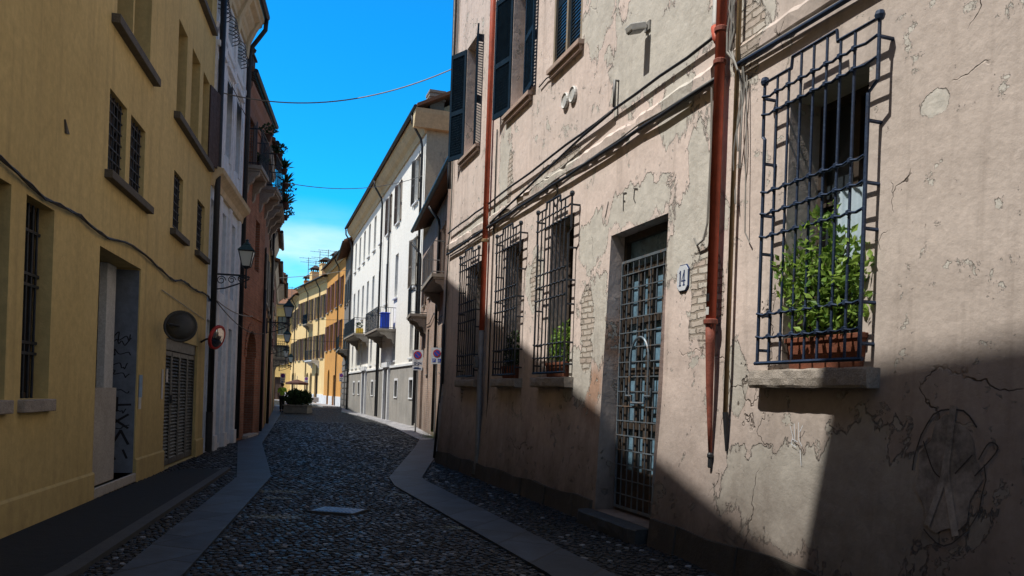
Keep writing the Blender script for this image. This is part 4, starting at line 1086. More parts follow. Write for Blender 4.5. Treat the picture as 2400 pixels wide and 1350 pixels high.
# garage gate of louvred metal
a, b, c, d, dp = oGate
g = MB(); n = 4; w_ = (b-a)/n
for k in range(n):
    x0, x1 = a+w_*k+.01, a+w_*(k+1)-.01
    g.box(x0, x0+.06, -dp+.02, -dp+.09, c+.03, d-.22); g.box(x1-.06, x1, -dp+.02, -dp+.09, c+.03, d-.22)
    g.box(x0+.06, x1-.06, -dp+.02, -dp+.09, c+.03, c+.12); g.box(x0+.06, x1-.06, -dp+.02, -dp+.09, d-.3, d-.22)
    nn = 30; dz = (d-.3-c-.12)/nn
    for j in range(nn):
        z = c+.12+dz*j
        g.add([(x0+.06,-dp+.08,z),(x1-.06,-dp+.08,z),(x1-.06,-dp+.03,z+dz*.8),(x0+.06,-dp+.03,z+dz*.8),(x0+.06,-dp+.085,z+.012),(x1-.06,-dp+.085,z+.012),(x1-.06,-dp+.035,z+dz*.95),(x0+.06,-dp+.035,z+dz*.95)],
              [(0,1,2,3),(4,7,6,5),(0,4,5,1),(3,2,6,7),(0,3,7,4),(1,5,6,2)])
g.box(a, b, -dp+.0, -dp+.1, d-.2, d)
gt = g.build('garage_gate', MT['louvre_metal'], yb)
MB().box(a, b, -dp-.02, -dp+.01, c, d).build('backing', MT['void'], gt)
m = MB(); m.box(b-w_*1.08, b-w_*.95, -dp+.09, -dp+.12, 1.15, 1.3); m.tube([(b-w_*1.02,-dp+.12,1.2),(b-w_*1.02,-dp+.16,1.2),(b-w_*1.15,-dp+.16,1.2)], .012, 6); m.build('handle', MT['pipe_dark'], gt)
downpipe(yb, [(-.12,.12,11.5),(-.12,.12,.9)], .065); MB().tube([(-.12,.12,.92),(-.12,.12,.05)], .075, 10).build('pipe_foot', MT['pipe_dark'], yb)
MB().prism([(8.9,4.2),(9.04,4.32),(9.0,4.18)], -.01, .02).build('chip', MT['sill_dark'], yb)
# cable along the wall
pts = []
for k in range(40):
    x = 14-14.3*k/39; base = 3.42+.045*math.sin(x*1.3)+.02*math.sin(x*3.1)
    pts.append((x, .035+.01*math.sin(x*5), base-.06*abs(math.sin(x*1.1))))
m = MB().tube(pts, .016, 6); m.tube([(p[0], p[1]+.012, p[2]+.02*math.sin(p[0]*9)) for p in pts], .009, 5)
m.build('cable', MT['cable'], yb)
MB().tube([(4.3,.02,3.05),(2.6,.03,2.98),(.4,.02,2.9)], .007, 5).build('cable', MT['cable_grey'], yb)

# graffiti tags on the doorway
def scribble(m, x, z, w, h, n, seed, y):
    rnd = random.Random(seed); p = [(x, z)]
    for k in range(n): p.append((x+w*((k+1)/n)+rnd.uniform(-.25,.25)*w/n*2.2, z+rnd.uniform(-.5,.5)*h))
    stroke(m, p, .018, y)
gr = L1.near(5.6+.012, 0, 0, 'graffiti', 'black spray tags on the grey side panel of the yellow building doorway', 'graffiti', turn=R(90)); gr.scale = (1.35, 1, 1)
# local x now runs out of the wall; side panel faces the camera side (+x of the wall)
def S(pts, w=.02): m = MB(); stroke(m, pts, w, -.004); m.build('tag', MT['black_paint'], gr, recalc=False)
for j, (z, h, seed) in enumerate(((2.2,.16,1),(2.1,.14,2),(1.95,.12,3),(1.75,.12,4),(1.62,.12,5),(1.35,.12,6),(1.05,.16,12),(.85,.12,13))):
    rnd = random.Random(seed); p = []
    for k in range(9): p.append((-.31+.033*k+rnd.uniform(-.03,.03), z+rnd.uniform(-.5,.5)*h))
    S(smooth2(p), .013)
for q, zz in enumerate((1.15, .92, .68, .45)):   # big angular strokes down the panel
    if q == 0: S([(-.3,zz),(-.06,zz+.02)], .03); S([(-.2,zz+.12),(-.2,zz-.08)], .03)
    if q == 1: S([(-.3,zz+.1),(-.08,zz-.1)], .03); S([(-.08,zz+.1),(-.3,zz-.1)], .03)
    if q == 2: S([(-.31,zz+.1),(-.23,zz-.1),(-.15,zz+.1),(-.07,zz-.1)], .03)
    if q == 3: S([(-.3,zz),(-.27,zz-.1)], .025); S([(-.25,zz),(-.2,zz-.1)], .025); S([(-.12,zz+.04),(-.08,zz-.08)], .025)
gr = L1.near(5.92, -.434, 0, 'graffiti', 'dark scribbled tags on the grey metal door panel behind the pale post', 'graffiti')
for j, z in enumerate((2.75,2.5,2.3,2.05,1.85,1.7)):
    m = MB(); rnd = random.Random(j+30); stroke(m, smooth2([(-.25+.06*k+rnd.uniform(-.04,.04), z+rnd.uniform(-.09,.09)) for k in range(8)]), .014, .0); m.build('tag', MT['black_paint'], gr, recalc=False)
# papers stuck to the wall
for (px, py, w_, h_, mt, lb) in ((328, 905, .20, .34, 'paper_blue', 'pale blue and white poster stuck on the yellow wall beside the doorway'), (326, 945, .15, .18, 'paper', 'small worn white leaflet below the blue poster'),
                              (379, 900, .12, .5, 'paper', 'narrow tall white notice left of the louvred garage gate'), (390, 880, .13, .22, 'paper', 'small white notice at the left edge of the louvred gate')):
    x, z = L1.pix(px, py)
    m = MB(); m.box(-w_/2, w_/2, .0, .004, -h_/2, h_/2); m.T = Matrix.Rotation(R(3), 4, 'Y')
    tag(m.build('paper_notice', MT[mt], None, loc=L1.w(x, .008 if px != 390 else .01, z), rotz=L1.rz), lb, 'notice')

# ---- traffic mirrors
def mirror(loc, rz, rad, name, label, rimm, armpts, tilt=-8):
    r = empty(name, loc, rz, label, 'mirror')
    m = MB(); m.T = Matrix.Rotation(R(tilt), 4, 'X')
    m.lathe([(.001,.06),(rad*.5,.05),(rad*.85,.02),(rad,.0)], (0,0,0), 28, 'y'); m.build('glass', MT['mirror'], r, smooth=True)
    m = MB(); m.T = Matrix.Rotation(R(tilt), 4, 'X')
    m.lathe([(rad*.97,.02),(rad*1.07,.015),(rad*1.08,-.03),(rad*.98,-.02)], (0,0,0), 28, 'y'); m.build('rim', MT[rimm], r, smooth=True)
    m = MB(); m.T = Matrix.Rotation(R(tilt), 4, 'X')
    m.lathe([(.001,-.08),(rad*.6,-.06),(rad*.98,-.012),(rad*.98,-.005)], (0,0,0), 28, 'y'); m.build('back', MT['mirror_back'], r, smooth=True)
    m = MB().tube(armpts, .022, 8); m.build('arm', MT['pipe_dark'], r)
    return r
# large round mirror seen from behind, over the gate
x, z = L1.pix(422, 765)
mirror(L1.w(4.45, .36, 2.45), R(12), .245, 'traffic_mirror', 'big round traffic mirror seen from its dull grey back over the louvred gate', 'mirror_back', [(0,-.05,0),(-.15,-.2,.02),(-.1,-.42,.02)])
p = at(509, 791, 17.0)
mirror(p, R(-103), .245, 'traffic_mirror', 'small convex traffic mirror with a red rim on an arm by the white building', 'red_paint', [(0,-.05,0),(.1,-.2,-.05),(-.05,-.45,-.12)], -16)

# ================================================================== LEFT: unseen neighbour behind the camera, roof raised and sloped for its shadow
L0 = Fr(tuple(L1.w(LL, 0, 0)[:2]), tuple(L1.w(LL+6, 0, 0)[:2]))
simple_house(L0, 'unseen_tall_house', 'tall plain plastered house, unseen beside the near end of the yellow building', 'ochre_dark', 12.8, [(4.2,6),(7.6,9.6)], (1.5, 4.2), 'shutter_brown', doors=((2.4,3.6,2.5),), ww=.5, over=.6, rise=1.9, zend=14.8)
L00 = Fr(tuple(L1.w(LL+6.05, 0, 0)[:2]), tuple(L1.w(LL+14, 0, 0)[:2]))
simple_house(L00, 'plain_house', 'plain rose plastered house farther back on the left side', 'rose', 11.8, [(4.2,6),(7.6,9.6)], (1.5, 4.2, 6.6), 'shutter_brown', doors=((2.4,3.6,2.5),), ww=.5, over=.6, rise=1.9)

# ================================================================== LEFT: white building with pilasters
L2 = Fr(G(545, 1036), G(472, 1064))
w2 = L2.root('pilastered_house', 'narrow white house with pilasters, a ledge and a deep moulded cornice, in shade', 'house')
cx_ = (1.05, 2.45, 3.72)
ops = []
for c_ in cx_: ops += [(c_-.36, c_+.36, 7.0, 8.75, .2), (c_-.36, c_+.36, 9.7, 10.45, .2), (c_-.34, c_+.34, 3.7, 5.6, .2), (c_-.34, c_+.34, .12, 2.95, .2)]
ops = [(max(a, .05), min(b, L2.L-.05), c, d, e) for a, b, c, d, e in ops]
W = MB(); wallmesh(W, 0, L2.L, 0, 11.3, ops, 8); W.build('wall', MT['white'], w2)
for s_ in (.28, 1.75, 3.1): 
    m = MB(); m.box(s_-.15, s_+.15, .0, .06, .35, 5.85); m.box(s_-.2, s_+.2, 0, .1, 0, .35); m.build('pilaster', MT['trim_white'], w2)
    MB().box(s_-.13, s_+.13, .0, .05, 6.32, 10.5).build('pilaster', MT['trim_white'], w2)
MB().prism([(-.01,5.86),(.07,5.86),(.09,6.0),(.16,6.08),(.24,6.14),(.26,6.24),(-.01,6.30)], 0, L2.L, 'x').build('ledge', MT['trim_cream'], w2)
MB().box(0, L2.L, .0, .05, 9.3, 9.42).build('band', MT['trim_white'], w2)
prof = [(-.01,10.55),(.06,10.55),(.07,10.68),(.12,10.75),(.14,10.85),(.24,10.98),(.26,11.08),(.38,11.15),(.40,11.24),(.45,11.28),(.45,11.36),(-.01,11.36)]
MB().prism(prof, 0, L2.L, 'x').build('cornice', MT['trim_cream'], w2)
for s_ in (.25, 1.75, 3.1): MB().prism([(-.01,10.25),(.09,10.25),(.12,10.6),(.27,10.95),(.37,11.13),(-.01,11.14)], s_-.13, s_+.13, 'x').build('console', MT['trim_cream'], w2)
roof(w2, 0, L2.L, 11.38, .46, 8, 2.2, mat='eave_dark', ends=.0); gutter(w2, 0, L2.L, 11.44, .50, .09)
for i, o_ in enumerate(ops):
    w = window(w2, *o_, 'frame_white' if i % 4 else 'frame_dark', 'glass_sky')
    if i % 4 == 1:   # bulging iron basket
        a, b, c, d, e = o_; g = MB()
        for k in range(6):
            z = c+.05+k*.09; g.tube([(a,.0,z)]+[(a+(b-a)*q/8, .22*math.sin(math.pi*q/8)**.6*(1-k*.07), z) for q in range(1, 8)]+[(b,.0,z)], .011, 5)
        g.build('basket', MT['dark_iron'], w)
    if i % 4 == 0:
        a, b, c, d, e = o_; m = MB(); m.box(a-.14, a, 0, .045, c-.1, d+.16); m.box(b, min(b+.14, L2.L), 0, .045, c-.1, d+.16); m.box(a-.2, min(b+.2, L2.L), 0, .1, d+.16, d+.28); m.build('surround', MT['trim_white'], w)
        if o_[0] < 2.4: MB().add([(a,.02,d),(b,.02,d),(b,.3,d-.5),(a,.3,d-.5)], [(0,1,2,3)]).build('awning', MT['awning'], w)
downpipe(w2, [(.02,.50,11.4),(.02,.48,11.1),(.0,.34,10.9),(-.03,.14,10.62),(-.05,.09,10.4),(-.06,.09,.1)], .06)

# ================================================================== LEFT: red brick house
L3 = Fr(G(605, 1017), G(545, 1036))
rb = L3.root('red_brick_house', 'dark red brick house with an arched doorway and two balconies, in shade', 'house')
ops = [(1.1, 2.7, .06, 3.15, .45, 1.0), (1.0, 1.75, 5.0, 6.5, .25), (2.75, 3.35, 7.6, 9.2, .2), (.4, 1.1, 7.6, 9.2, .2)]
W = MB(); wallmesh(W, 0, L3.L-.15, 0, 9.75, ops, 8); W.build('wall', MT['brick_red'], rb)
MB().box(1.1, 2.7, -.45, -.4, .06, 3.15).build('door', MT['shutter_dark'], rb)
m = MB(); 
for k in range(13):
    q0 = math.pi*k/13; q1 = math.pi*(k+.85)/13
    m.prism([(1.9+.8*math.cos(q0), 2.35+.8*math.sin(q0)), (1.9+1.05*math.cos(q0), 2.35+1.05*math.sin(q0)), (1.9+1.05*math.cos(q1), 2.35+1.05*math.sin(q1)), (1.9+.8*math.cos(q1), 2.35+.8*math.sin(q1))], .0, .03)
m.build('arch', MT['brick_red'], rb)
MB().box(1.0, 2.8, -.1, .16, 0, .09).build('step', MT['marble'], rb)
for o_ in ops[1:]: window(rb, *o_, shut=True if o_[2] > 7 else None, smat='shutter_brown', ang=(8, 8), sh=.35, louvre=False)
MB().prism([(-.01,9.0),(.04,9.0),(.06,9.2),(.11,9.35),(.12,9.5),(.18,9.65),(.18,9.76),(-.01,9.76)], 0, L3.L-.15, 'x').build('cornice', MT['rose'], rb)
rf = roof(rb, 0, L3.L-.15, 9.78, .2, 8, 2.4, ends=0, z1=10.0); MB().tube([(0, .24, 9.82), (L3.L-.15, .24, 10.04)], .07, 8).build('gutter', MT['pipe_dark'], rb)
m = MB(); m.box(3.35, 3.8, -.3, .1, 10.15, 10.55); m.box(3.3, 3.85, -.35, .15, 10.55, 10.6); m.lathe([(.10,0),(.24,.04),(.26,.08),(.06,.12)], (3.57,-.1,10.72), 12); m.box(3.5,3.64,-.17,-.03,10.6,10.74); m.build('chimney', MT['eave_dark'], rf)
MB().box(0, L3.L-.15, .0, .04, 3.55, 3.7).build('band', MT['brick_red'], rb)
balcony(rb, 2.3, 3.7, 7.6, .42, 1.0, 'trim_stone', 2); balcony(rb, .05, 1.35, 7.6, .5, 1.0, 'trim_stone', 2)
downpipe(rb, [(.12,.08,4.6),(.12,.08,.1)], .05)

# ================================================================== LEFT: row of shaded houses further on
Q = [G(605, 1017), (-8.95, 29.3), (-10.05, 33.2), (-11.2, 37.4), (-13.1, 44.2), (-15.0, 51.0)]
def rowhouse(p, q, name, label, mat, ZH, floors, xs, smat, **kw):
    fr = Fr(q, p); return fr, simple_house(fr, name, label, mat, ZH, floors, xs, smat, **kw)
H1, h1 = rowhouse(Q[0], Q[1], 'shaded_house', 'dim reddish house with a plant-filled balcony just past the brick house', 'rose', 9.35, [(4.3,6.0),(7.2,8.8)], (.9, 2.6), 'shutter_dark', doors=((1.4,2.4,2.7),), ww=.38, over=.22, depth=6, rise=1.4, cornm='trim_stone')
b1 = balcony(h1, .3, 3.1, 7.5, .5, 1.0, 'trim_stone', 3)
H2, h2 = rowhouse(Q[1], Q[2], 'shaded_house', 'dim ochre house in the left row, second past the brick house', 'ochre_dark', 8.4, [(4.2,5.9),(6.6,7.9)], (1.0, 3.0), 'shutter_dark', doors=((1.4,2.4,2.9),), ww=.4, over=.33, depth=6, rise=1.0, cornm='trim_stone', pipes=(2.0,))
H3, h3 = rowhouse(Q[2], Q[3], 'shaded_house', 'dim grey-brown house in the left row with a low pantiled eave', 'greyish', 7.9, [(3.8,5.4),(6.0,7.3)], (1.1, 3.2), 'shutter_dark', doors=((2.0,3.0,2.7),), ww=.42, over=.32, depth=6, rise=1.0, cornm='trim_stone')
H4, h4 = rowhouse(Q[3], Q[4], 'shaded_house', 'dull plum coloured house in the left row with a low roof', 'rose', 7.3, [(3.4,4.8),(5.4,6.6)], (1.4, 3.8, 5.8), 'shutter_maroon', doors=((2.2,3.4,2.8),), ww=.45, over=.3, depth=6, rise=1.0, cornm='trim_stone')
H5, h5 = rowhouse(Q[4], Q[5], 'grey_ochre_house', 'grey-ochre house with a rounded tiled roof edge at the far end of the left row', 'greyish', 7.2, [(3.6,5.3)], (1.6, 5.0), 'shutter_dark', doors=((3,4.1,2.7),), ww=.45, over=.55, depth=6, rise=1.0, cornm='trim_stone')
balcony(h5, .4, 3.4, 3.3, .6, .95, 'trim_stone', 2)
H6, h6 = rowhouse(Q[5], (-18.9, 64.5), 'unseen_house', 'low plain house added unseen round the bend behind the grey-ochre one to shade the road', 'ochre_dark', 8.6, [(3.6,5.3)], (3, 7, 11), 'shutter_dark', doors=((7,8.2,2.7),), ww=.45, over=.5, depth=6, rise=1.0, cornm='trim_stone')  # added out of sight behind its neighbour to shade the road
# balcony plants
def plantpot(loc, label, r=.11, h=.18, s=.3, seed=1, group=None, lm='leaf_dark', spiky=False):
    e = empty('balcony_plant', loc, 0, label, 'plant', group)
    m = MB().lathe([(r*.7,0),(r,h*.85),(r*1.1,h*.86),(r*1.1,h)], (0,0,0), 12); m.build('pot', MT['pot_dark'], e)
    m = MB()
    if spiky:
        rnd = random.Random(seed)
        for k in range(26):
            a = rnd.uniform(0, 6.28); t_ = rnd.uniform(.2, 1.0); L = s*rnd.uniform(.8, 1.7)
            d = Vector((math.cos(a)*t_, math.sin(a)*t_, rnd.uniform(.3,1))).normalized(); sd = d.cross(Vector((0,0,1))).normalized()*.03
            o = Vector((0,0,h)); m.add([o-sd, o+sd, o+d*L*.6+sd, o+d*L-Vector((0,0,L*.15)), o+d*L*.6-sd], [(0,1,2,3,4)])
    else: leaves(m, (0,0,h+s*.5), (s,s,s*.7), 170, .11, seed)
    m.build('foliage', MT[lm], e, recalc=False)
PLB = 'dark potted plant hanging over a balcony rail of the left row'
for k, (x, y, z, sp) in enumerate(((2.9,.5,8.5,True),(2.2,.55,8.2,True),(1.5,.55,8.0,False),(.8,.55,7.8,True),(.4,.52,7.5,False),(2.7,.56,7.45,True))):
    plantpot(H1.w(x, y, z), ['spiky dark plant on the top rail corner of the plant-filled balcony','spiky plant second from the near end of the plant-filled balcony','bushy dark plant in the middle of the plant-filled balcony','spiky plant on the far half of the plant-filled balcony','low bushy plant at the far end of the plant-filled balcony','spiky plant hanging lowest at the near end of the plant-filled balcony'][k], seed=k+3, spiky=sp, s=.34, group=None)
plantpot(L3.w(2.6,.38,8.6), 'dark bushy plant on the rail of the near brick-house balcony', seed=20, s=.26); plantpot(L3.w(1.9,.12,7.95), 'small dark plant on the brick wall between two balconies', seed=21, s=.2); plantpot(L3.w(.7,.45,8.6), 'dark plant on the rail of the far brick-house balcony', seed=22, s=.24)

# ================================================================== street lamps on wall brackets
def lantern(loc, rz, name, label, arm=1.15, s=1.0):
    """hexagonal-ish four-sided lantern standing on a scrolled wall bracket. local y points out from the wall"""
    r = empty(name, loc, rz, label, 'street lamp', 'wall lanterns along the street')
    m = MB(); y1 = arm
    m.tube([(0,0,0),(0,y1,0)], .022, 6); m.box(-.02,.02,-.02,.03,-.38,.12)
    m.tube([(0,.02,-.34),(0,.25,-.3),(0,.5,-.2),(0,.75,-.08),(0,y1*.8,-.02)], .016, 6)
    for (cy, cz, rr) in ((.16,-.13,.10),(.38,-.11,.085),(.56,-.085,.06),(.72,-.05,.04)):
        m.tube([(0, cy+rr*(1-k*.05)*math.cos(k*.7), cz+rr*(1-k*.05)*math.sin(k*.7)) for k in range(14)], .011, 5)
    m.tube([(0,y1,-.22),(0,y1,.2)], .02, 6); m.lathe([(.001,-.3),(.03,-.26),(.02,-.2)], (0,y1,0), 8)
    m.tube([(0, y1*.86+.07*math.cos(k*.6), -.07+.07*math.sin(k*.6)) for k in range(10)], .013, 5)
    m.build('bracket', MT['dark_iron'], r)
    zb = .2; b0, b1, hh = .10*s, .185*s, .40*s
    m = MB(); c = [(sx, sy) for sx, sy in ((-1,-1),(1,-1),(1,1),(-1,1))]
    for i in range(4):
        p, q = c[i], c[(i+1) % 4]
        m.tube([(p[0]*b0, y1+p[1]*b0, zb), (p[0]*b1, y1+p[1]*b1, zb+hh)], .012, 5)
        m.tube([(p[0]*b1, y1+p[1]*b1, zb+hh), (q[0]*b1, y1+q[1]*b1, zb+hh)], .014, 5)
        m.tube([(p[0]*b0, y1+p[1]*b0, zb), (q[0]*b0, y1+q[1]*b0, zb)], .012, 5)
    m.lathe([(.02,-.06),(b0,-.01),(b0*1.2,.01)], (0,y1,zb), 8)
    m.build('cage', MT['dark_iron'], r)
    m = MB(); k = .96
    vs = [(x*b0*k, y1+y*b0*k, zb+.01) for x, y in c]+[(x*b1*k, y1+y*b1*k, zb+hh-.01) for x, y in c]
    m.add(vs, [(0,1,5,4),(1,2,6,5),(2,3,7,6),(3,0,4,7)]); m.build('glass', MT['lantern_glass'], r)
    m = MB(); zt = zb+hh
    vs = [(x*b1*1.15, y1+y*b1*1.15, zt+.01) for x, y in c]+[(x*b1*.45, y1+y*b1*.45, zt+.17*s) for x, y in c]
    m.add(vs, [(0,3,2,1),(0,1,5,4),(1,2,6,5),(2,3,7,6),(3,0,4,7),(4,5,6,7)])
    m.lathe([(.08*s,.17*s),(.1*s,.19*s),(.06*s,.22*s),(.03*s,.27*s),(.05*s,.29*s),(.001,.33*s)], (0,y1,zt), 10)
    m.build('hood', paint('hood_green', (.03,.075,.08), .45, .3), r)
    return r
lp = lantern(L1.w(-.15, .1, 3.95), L1.rz, 'street_lamp', 'large iron wall lantern on a scrolled bracket between the yellow and white houses', .68, .84)
for (py, Y, lb, side) in ((730, 26.6, 'second wall lantern down the left row, in front of the pale far houses', .12), (792, 35.5, 'third wall lantern down the left row, just below the second', .05),
                        (829, 45, 'fourth and small wall lantern down the left row', .0), (842, 50.6, 'smallest and farthest wall lantern, at the end of the left row', .3)):
    k = max(i_ for i_ in range(5) if Q[i_][1] <= Y); f_ = (Y-Q[k][1])/(Q[k+1][1]-Q[k][1])
    X = Q[k][0]+(Q[k+1][0]-Q[k][0])*f_; z = at(660, py, Y).z-.36
    o = copy_tree(lp); o['label'] = lb; o.location = (X+side, Y, z); o.rotation_euler[2] = math.atan2(-(Q[k+1][1]-Q[k][1]), -(Q[k+1][0]-Q[k][0]))
# ================================================================== signs
def noparking(px, py, Y, label, plate, face=R(180), k=.5):
    p = at(px, py, Y); r = empty('no_parking_sign', p, face, label, 'sign')
    # local y faces the viewer
    rad = .29 if Y > 30 else .27
    m = MB()
    if plate: m.box(-.40,.40,-.02,.0,-.72,.42)
    else: m.box(-.36,.36,-.02,.0,-.36,.36); 
    m.build('plate', MT['white_paint'], r)
    if not plate:
        m = MB(); m.box(-.33,.33,-.02,.0,-.66,-.38); m.box(-.33,.33,-.02,.0,-.98,-.70); m.build('panel', MT['white_paint'], r)
        m = MB()
        def ch(x, z, pts, w=.035): stroke(m, [(x-q*.09, z+t_*.14) for q, t_ in pts], w, .004)
        ch(.2,-.59,[(0,0),(0,1),(1,1),(1,0),(0,0)]); ch(.06,-.59,[(0,.5),(.6,.5)]); ch(-.02,-.59,[(0,1),(1,1),(1,.5),(0,0),(1,0)]); ch(-.17,-.59,[(0,1),(0,.4),(1,.4)]); ch(-.17,-.59,[(.8,1),(.8,0)])
        m.box(-.25,.25,.001,.004,-.9,-.84); m.box(-.1,.2,.001,.004,-.84,-.78); m.build('lettering', MT['navy_paint'], r, recalc=False)
    def disc(r_, y0, y1, mat, nm): MB().lathe([(r_, y0), (r_, y1)], (0,0,0.03), 28, 'y').build(nm, MT[mat], r)
    disc(rad, .001, .006, 'red_paint', 'red_ring'); disc(rad*.74, .006, .009, 'blue_paint', 'blue_disc')
    m = MB(); stroke(m, [(.52*rad, .03+.52*rad), (-.52*rad, .03-.52*rad)], rad*.2, .011); m.build('red_bar', MT['red_paint'], r, recalc=False)
    if plate:
        m = MB(); m.box(.08,.30,.001,.005,-.58,-.34); m.box(-.30,-.08,.001,.005,-.58,-.34); m.build('blue_squares', MT['blue_paint'], r)
        m = MB(); stroke(m, [(.24,-.55),(.24,-.38),(.15,-.38),(.15,-.46),(.24,-.46)], .025, .007)
        stroke(m, [(-.19,-.38),(-.19,-.46),(-.13,-.46),(-.11,-.54)], .022, .007); stroke(m, [(-.17,-.44),(-.24,-.5),(-.2,-.555),(-.13,-.55)], .018, .007); m.box(-.205,-.175,.006,.009,-.385,-.355)
        m.build('symbols', MT['white_paint'], r, recalc=False)
    r.scale = (k, 1, k)
    m = MB(); m.tube([(0,-.05,.5 if plate else .4),(0,-.05,-p.z/k+.0)], .05, 8); m.build('pole', MT['pipe_grey'], r)
    return r
noparking(979, 833, 30.0, 'round no-parking sign with two white text panels on a pole, left of the pair', False, k=.56)
noparking(1024, 829, 26.0, 'square white no-parking board with P and wheelchair symbols on a pole, right of the pair', True, k=.46)
o = noparking(663, 881, 58.0, 'small distant no-parking sign beside the far end of the left row', False); 
o = noparking(718, 888, 78.0, 'distant no-parking sign in front of the pale yellow house', False)
o = noparking(800, 880, 66.0, 'distant no-parking sign in front of the orange house', False)

# ================================================================== cables across the sky
def span(p, q, sag, r, label):
    m = MB(); n = 24
    pts = [p.lerp(q, k/n)-Vector((0, 0, sag*4*(k/n)*(1-k/n))) for k in range(n+1)]
    base = pts[0].copy()
    m.tube([x-base for x in pts], r, 5); 
    return tag(m.build('overhead_cable', MT['cable_grey'] if r > .0125 else MT['cable'], None, loc=base), label, 'cable')
span(L1.w(-.15, .15, 7.93), R1.w(21.3, .05, 8.45), .45, .013, 'thick sagging cable crossing the street high up near the green shutters')
span(at(668, 428, 26.5), R3.w(.15, .1, 10.7), .35, .013, 'sagging cable from the plant-filled balcony to the white building')
span(at(655, 651, 40), at(815, 632, 62), .1, .016, 'thin cable crossing low over the distant rooftops')
span(L1.w(-.15, .12, 3.42), L3.w(2.4, .1, 3.55), .12, .014, 'upper cable looping over the white house from the lantern'); span(L1.w(-.15, .14, 3.40), L3.w(.2, .1, 3.2), .25, .012, 'lower cable looping over the white house to the brick house')
span(at(668, 745, 33), at(880, 745, 49), .1, .01, 'thin low wire crossing the street behind the second lantern')
span(at(655, 793, 40), at(930, 800, 44), .1, .01, 'faint wire crossing in front of the far balconies')

# ================================================================== aerials
def antenna(px, py0, py1, Y, kind, label):
    p = at(px, py1, Y); top = at(px, py0, Y); h = top.z-p.z
    m = MB(); m.tube([(0,0,-.5),(0,0,h)], .035, 5)
    for k in range(kind):
        z = h-.12-k*h*.2; w_ = 1.0-.15*k; m.tube([(-w_,0,z),(w_,0,z)], .022, 4)
        for j in range(6): x = -w_+2*w_*j/5; m.tube([(x,-.25,z),(x,.25,z)], .015, 4)
    return tag(m.build('roof_aerial', MT['pipe_grey'], None, loc=p, rotz=R(20)), label, 'aerial', 'television aerials above the far roofs')
antenna(722, 603, 650, 92, 2, 'leftmost tall aerial above the pale yellow house'); antenna(739, 610, 660, 90, 2, 'short aerial second from the left on the far roofs')
antenna(748, 588, 655, 88, 3, 'tallest aerial in the middle of the far roofs'); antenna(768, 585, 640, 84, 2, 'tall aerial right of the middle one above the orange house'); antenna(762, 612, 640, 86, 1, 'small aerial beside the tall right one')
antenna(684, 672, 690, 100, 1, 'tiny aerial at the left end of the far roofs')

# ================================================================== ground
def poly(name, pts, z, mat, label=None, th=.0, kind='structure'):
    m = MB()
    if th: m.prism([(p[0], p[1]) for p in pts], z-th, z, 'z')
    else: m.add([(p[0], p[1], z) for p in pts], [tuple(range(len(pts)))])
    o = m.build(name, MT[mat], None, recalc=True); o['kind'] = kind; return o
poly('ground', [(-400,-200),(400,-200),(400,900),(-400,900)], -.02, 'earth')
poly('road', [(-6,-12),(6,-12),(1.5,17),(0,20),(-2,34),(-11,62),(-14,70),(-18,80),(-26,99),(-36,101),(-40,80),(-18,52),(-9,27),(-8,18)], -.004, 'road')
# near cobbles as real stones
def inpoly(x, y, P):
    c = False; j = len(P)-1
    for i in range(len(P)):
        if (P[i][1] > y) != (P[j][1] > y) and x < (P[j][0]-P[i][0])*(y-P[i][1])/(P[j][1]-P[i][1])+P[i][0]: c = not c
        j = i
    return c
slabL = [G(272,1350), G(555,1122), G(557,1038), G(590,1026), G(607,1014), G(622,978), G(633,957), G(650,950), G(668,950), G(655,975), G(640,1000), G(614,1040), G(636,1120), G(433,1350)]
slabL = [(-2.35, 1.0)]+slabL+[(-1.75, 1.0)]
slabR = [(1.9, 1.0), G(1282,1350), G(1150,1273), G(925,1142), G(912,1122), G(972,1051), G(983,1033)]
slabRo = [G(1027,1031), G(1023,1068), G(989,1122), G(994,1128), G(1150,1207), G(1432,1350), (2.75, 1.0)]
pav_l = [G(0,1267), G(220,1174), G(375,1112), G(440,1100), G(533,1103), G(133,1350), (-2.9,1.0), (-4.3, 1.0)]
kerb_l = [G(133,1350), G(528,1100), G(540,1103), G(183,1350), (-2.72, 1.0), (-2.95, 1.0)]
farR = [G(983,1033), G(905,995), G(840,975), G(800,966), (-14.2,68.0), (-12.06,59.7), G(976,1003), G(1027,1031)]
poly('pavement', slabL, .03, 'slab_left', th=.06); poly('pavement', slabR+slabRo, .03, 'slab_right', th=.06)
poly('pavement', farR, .034, 'slab_light', th=.06); poly('pavement', pav_l, .02, 'asphalt', th=.05); poly('kerb', kerb_l, .05, 'kerb', th=.1)
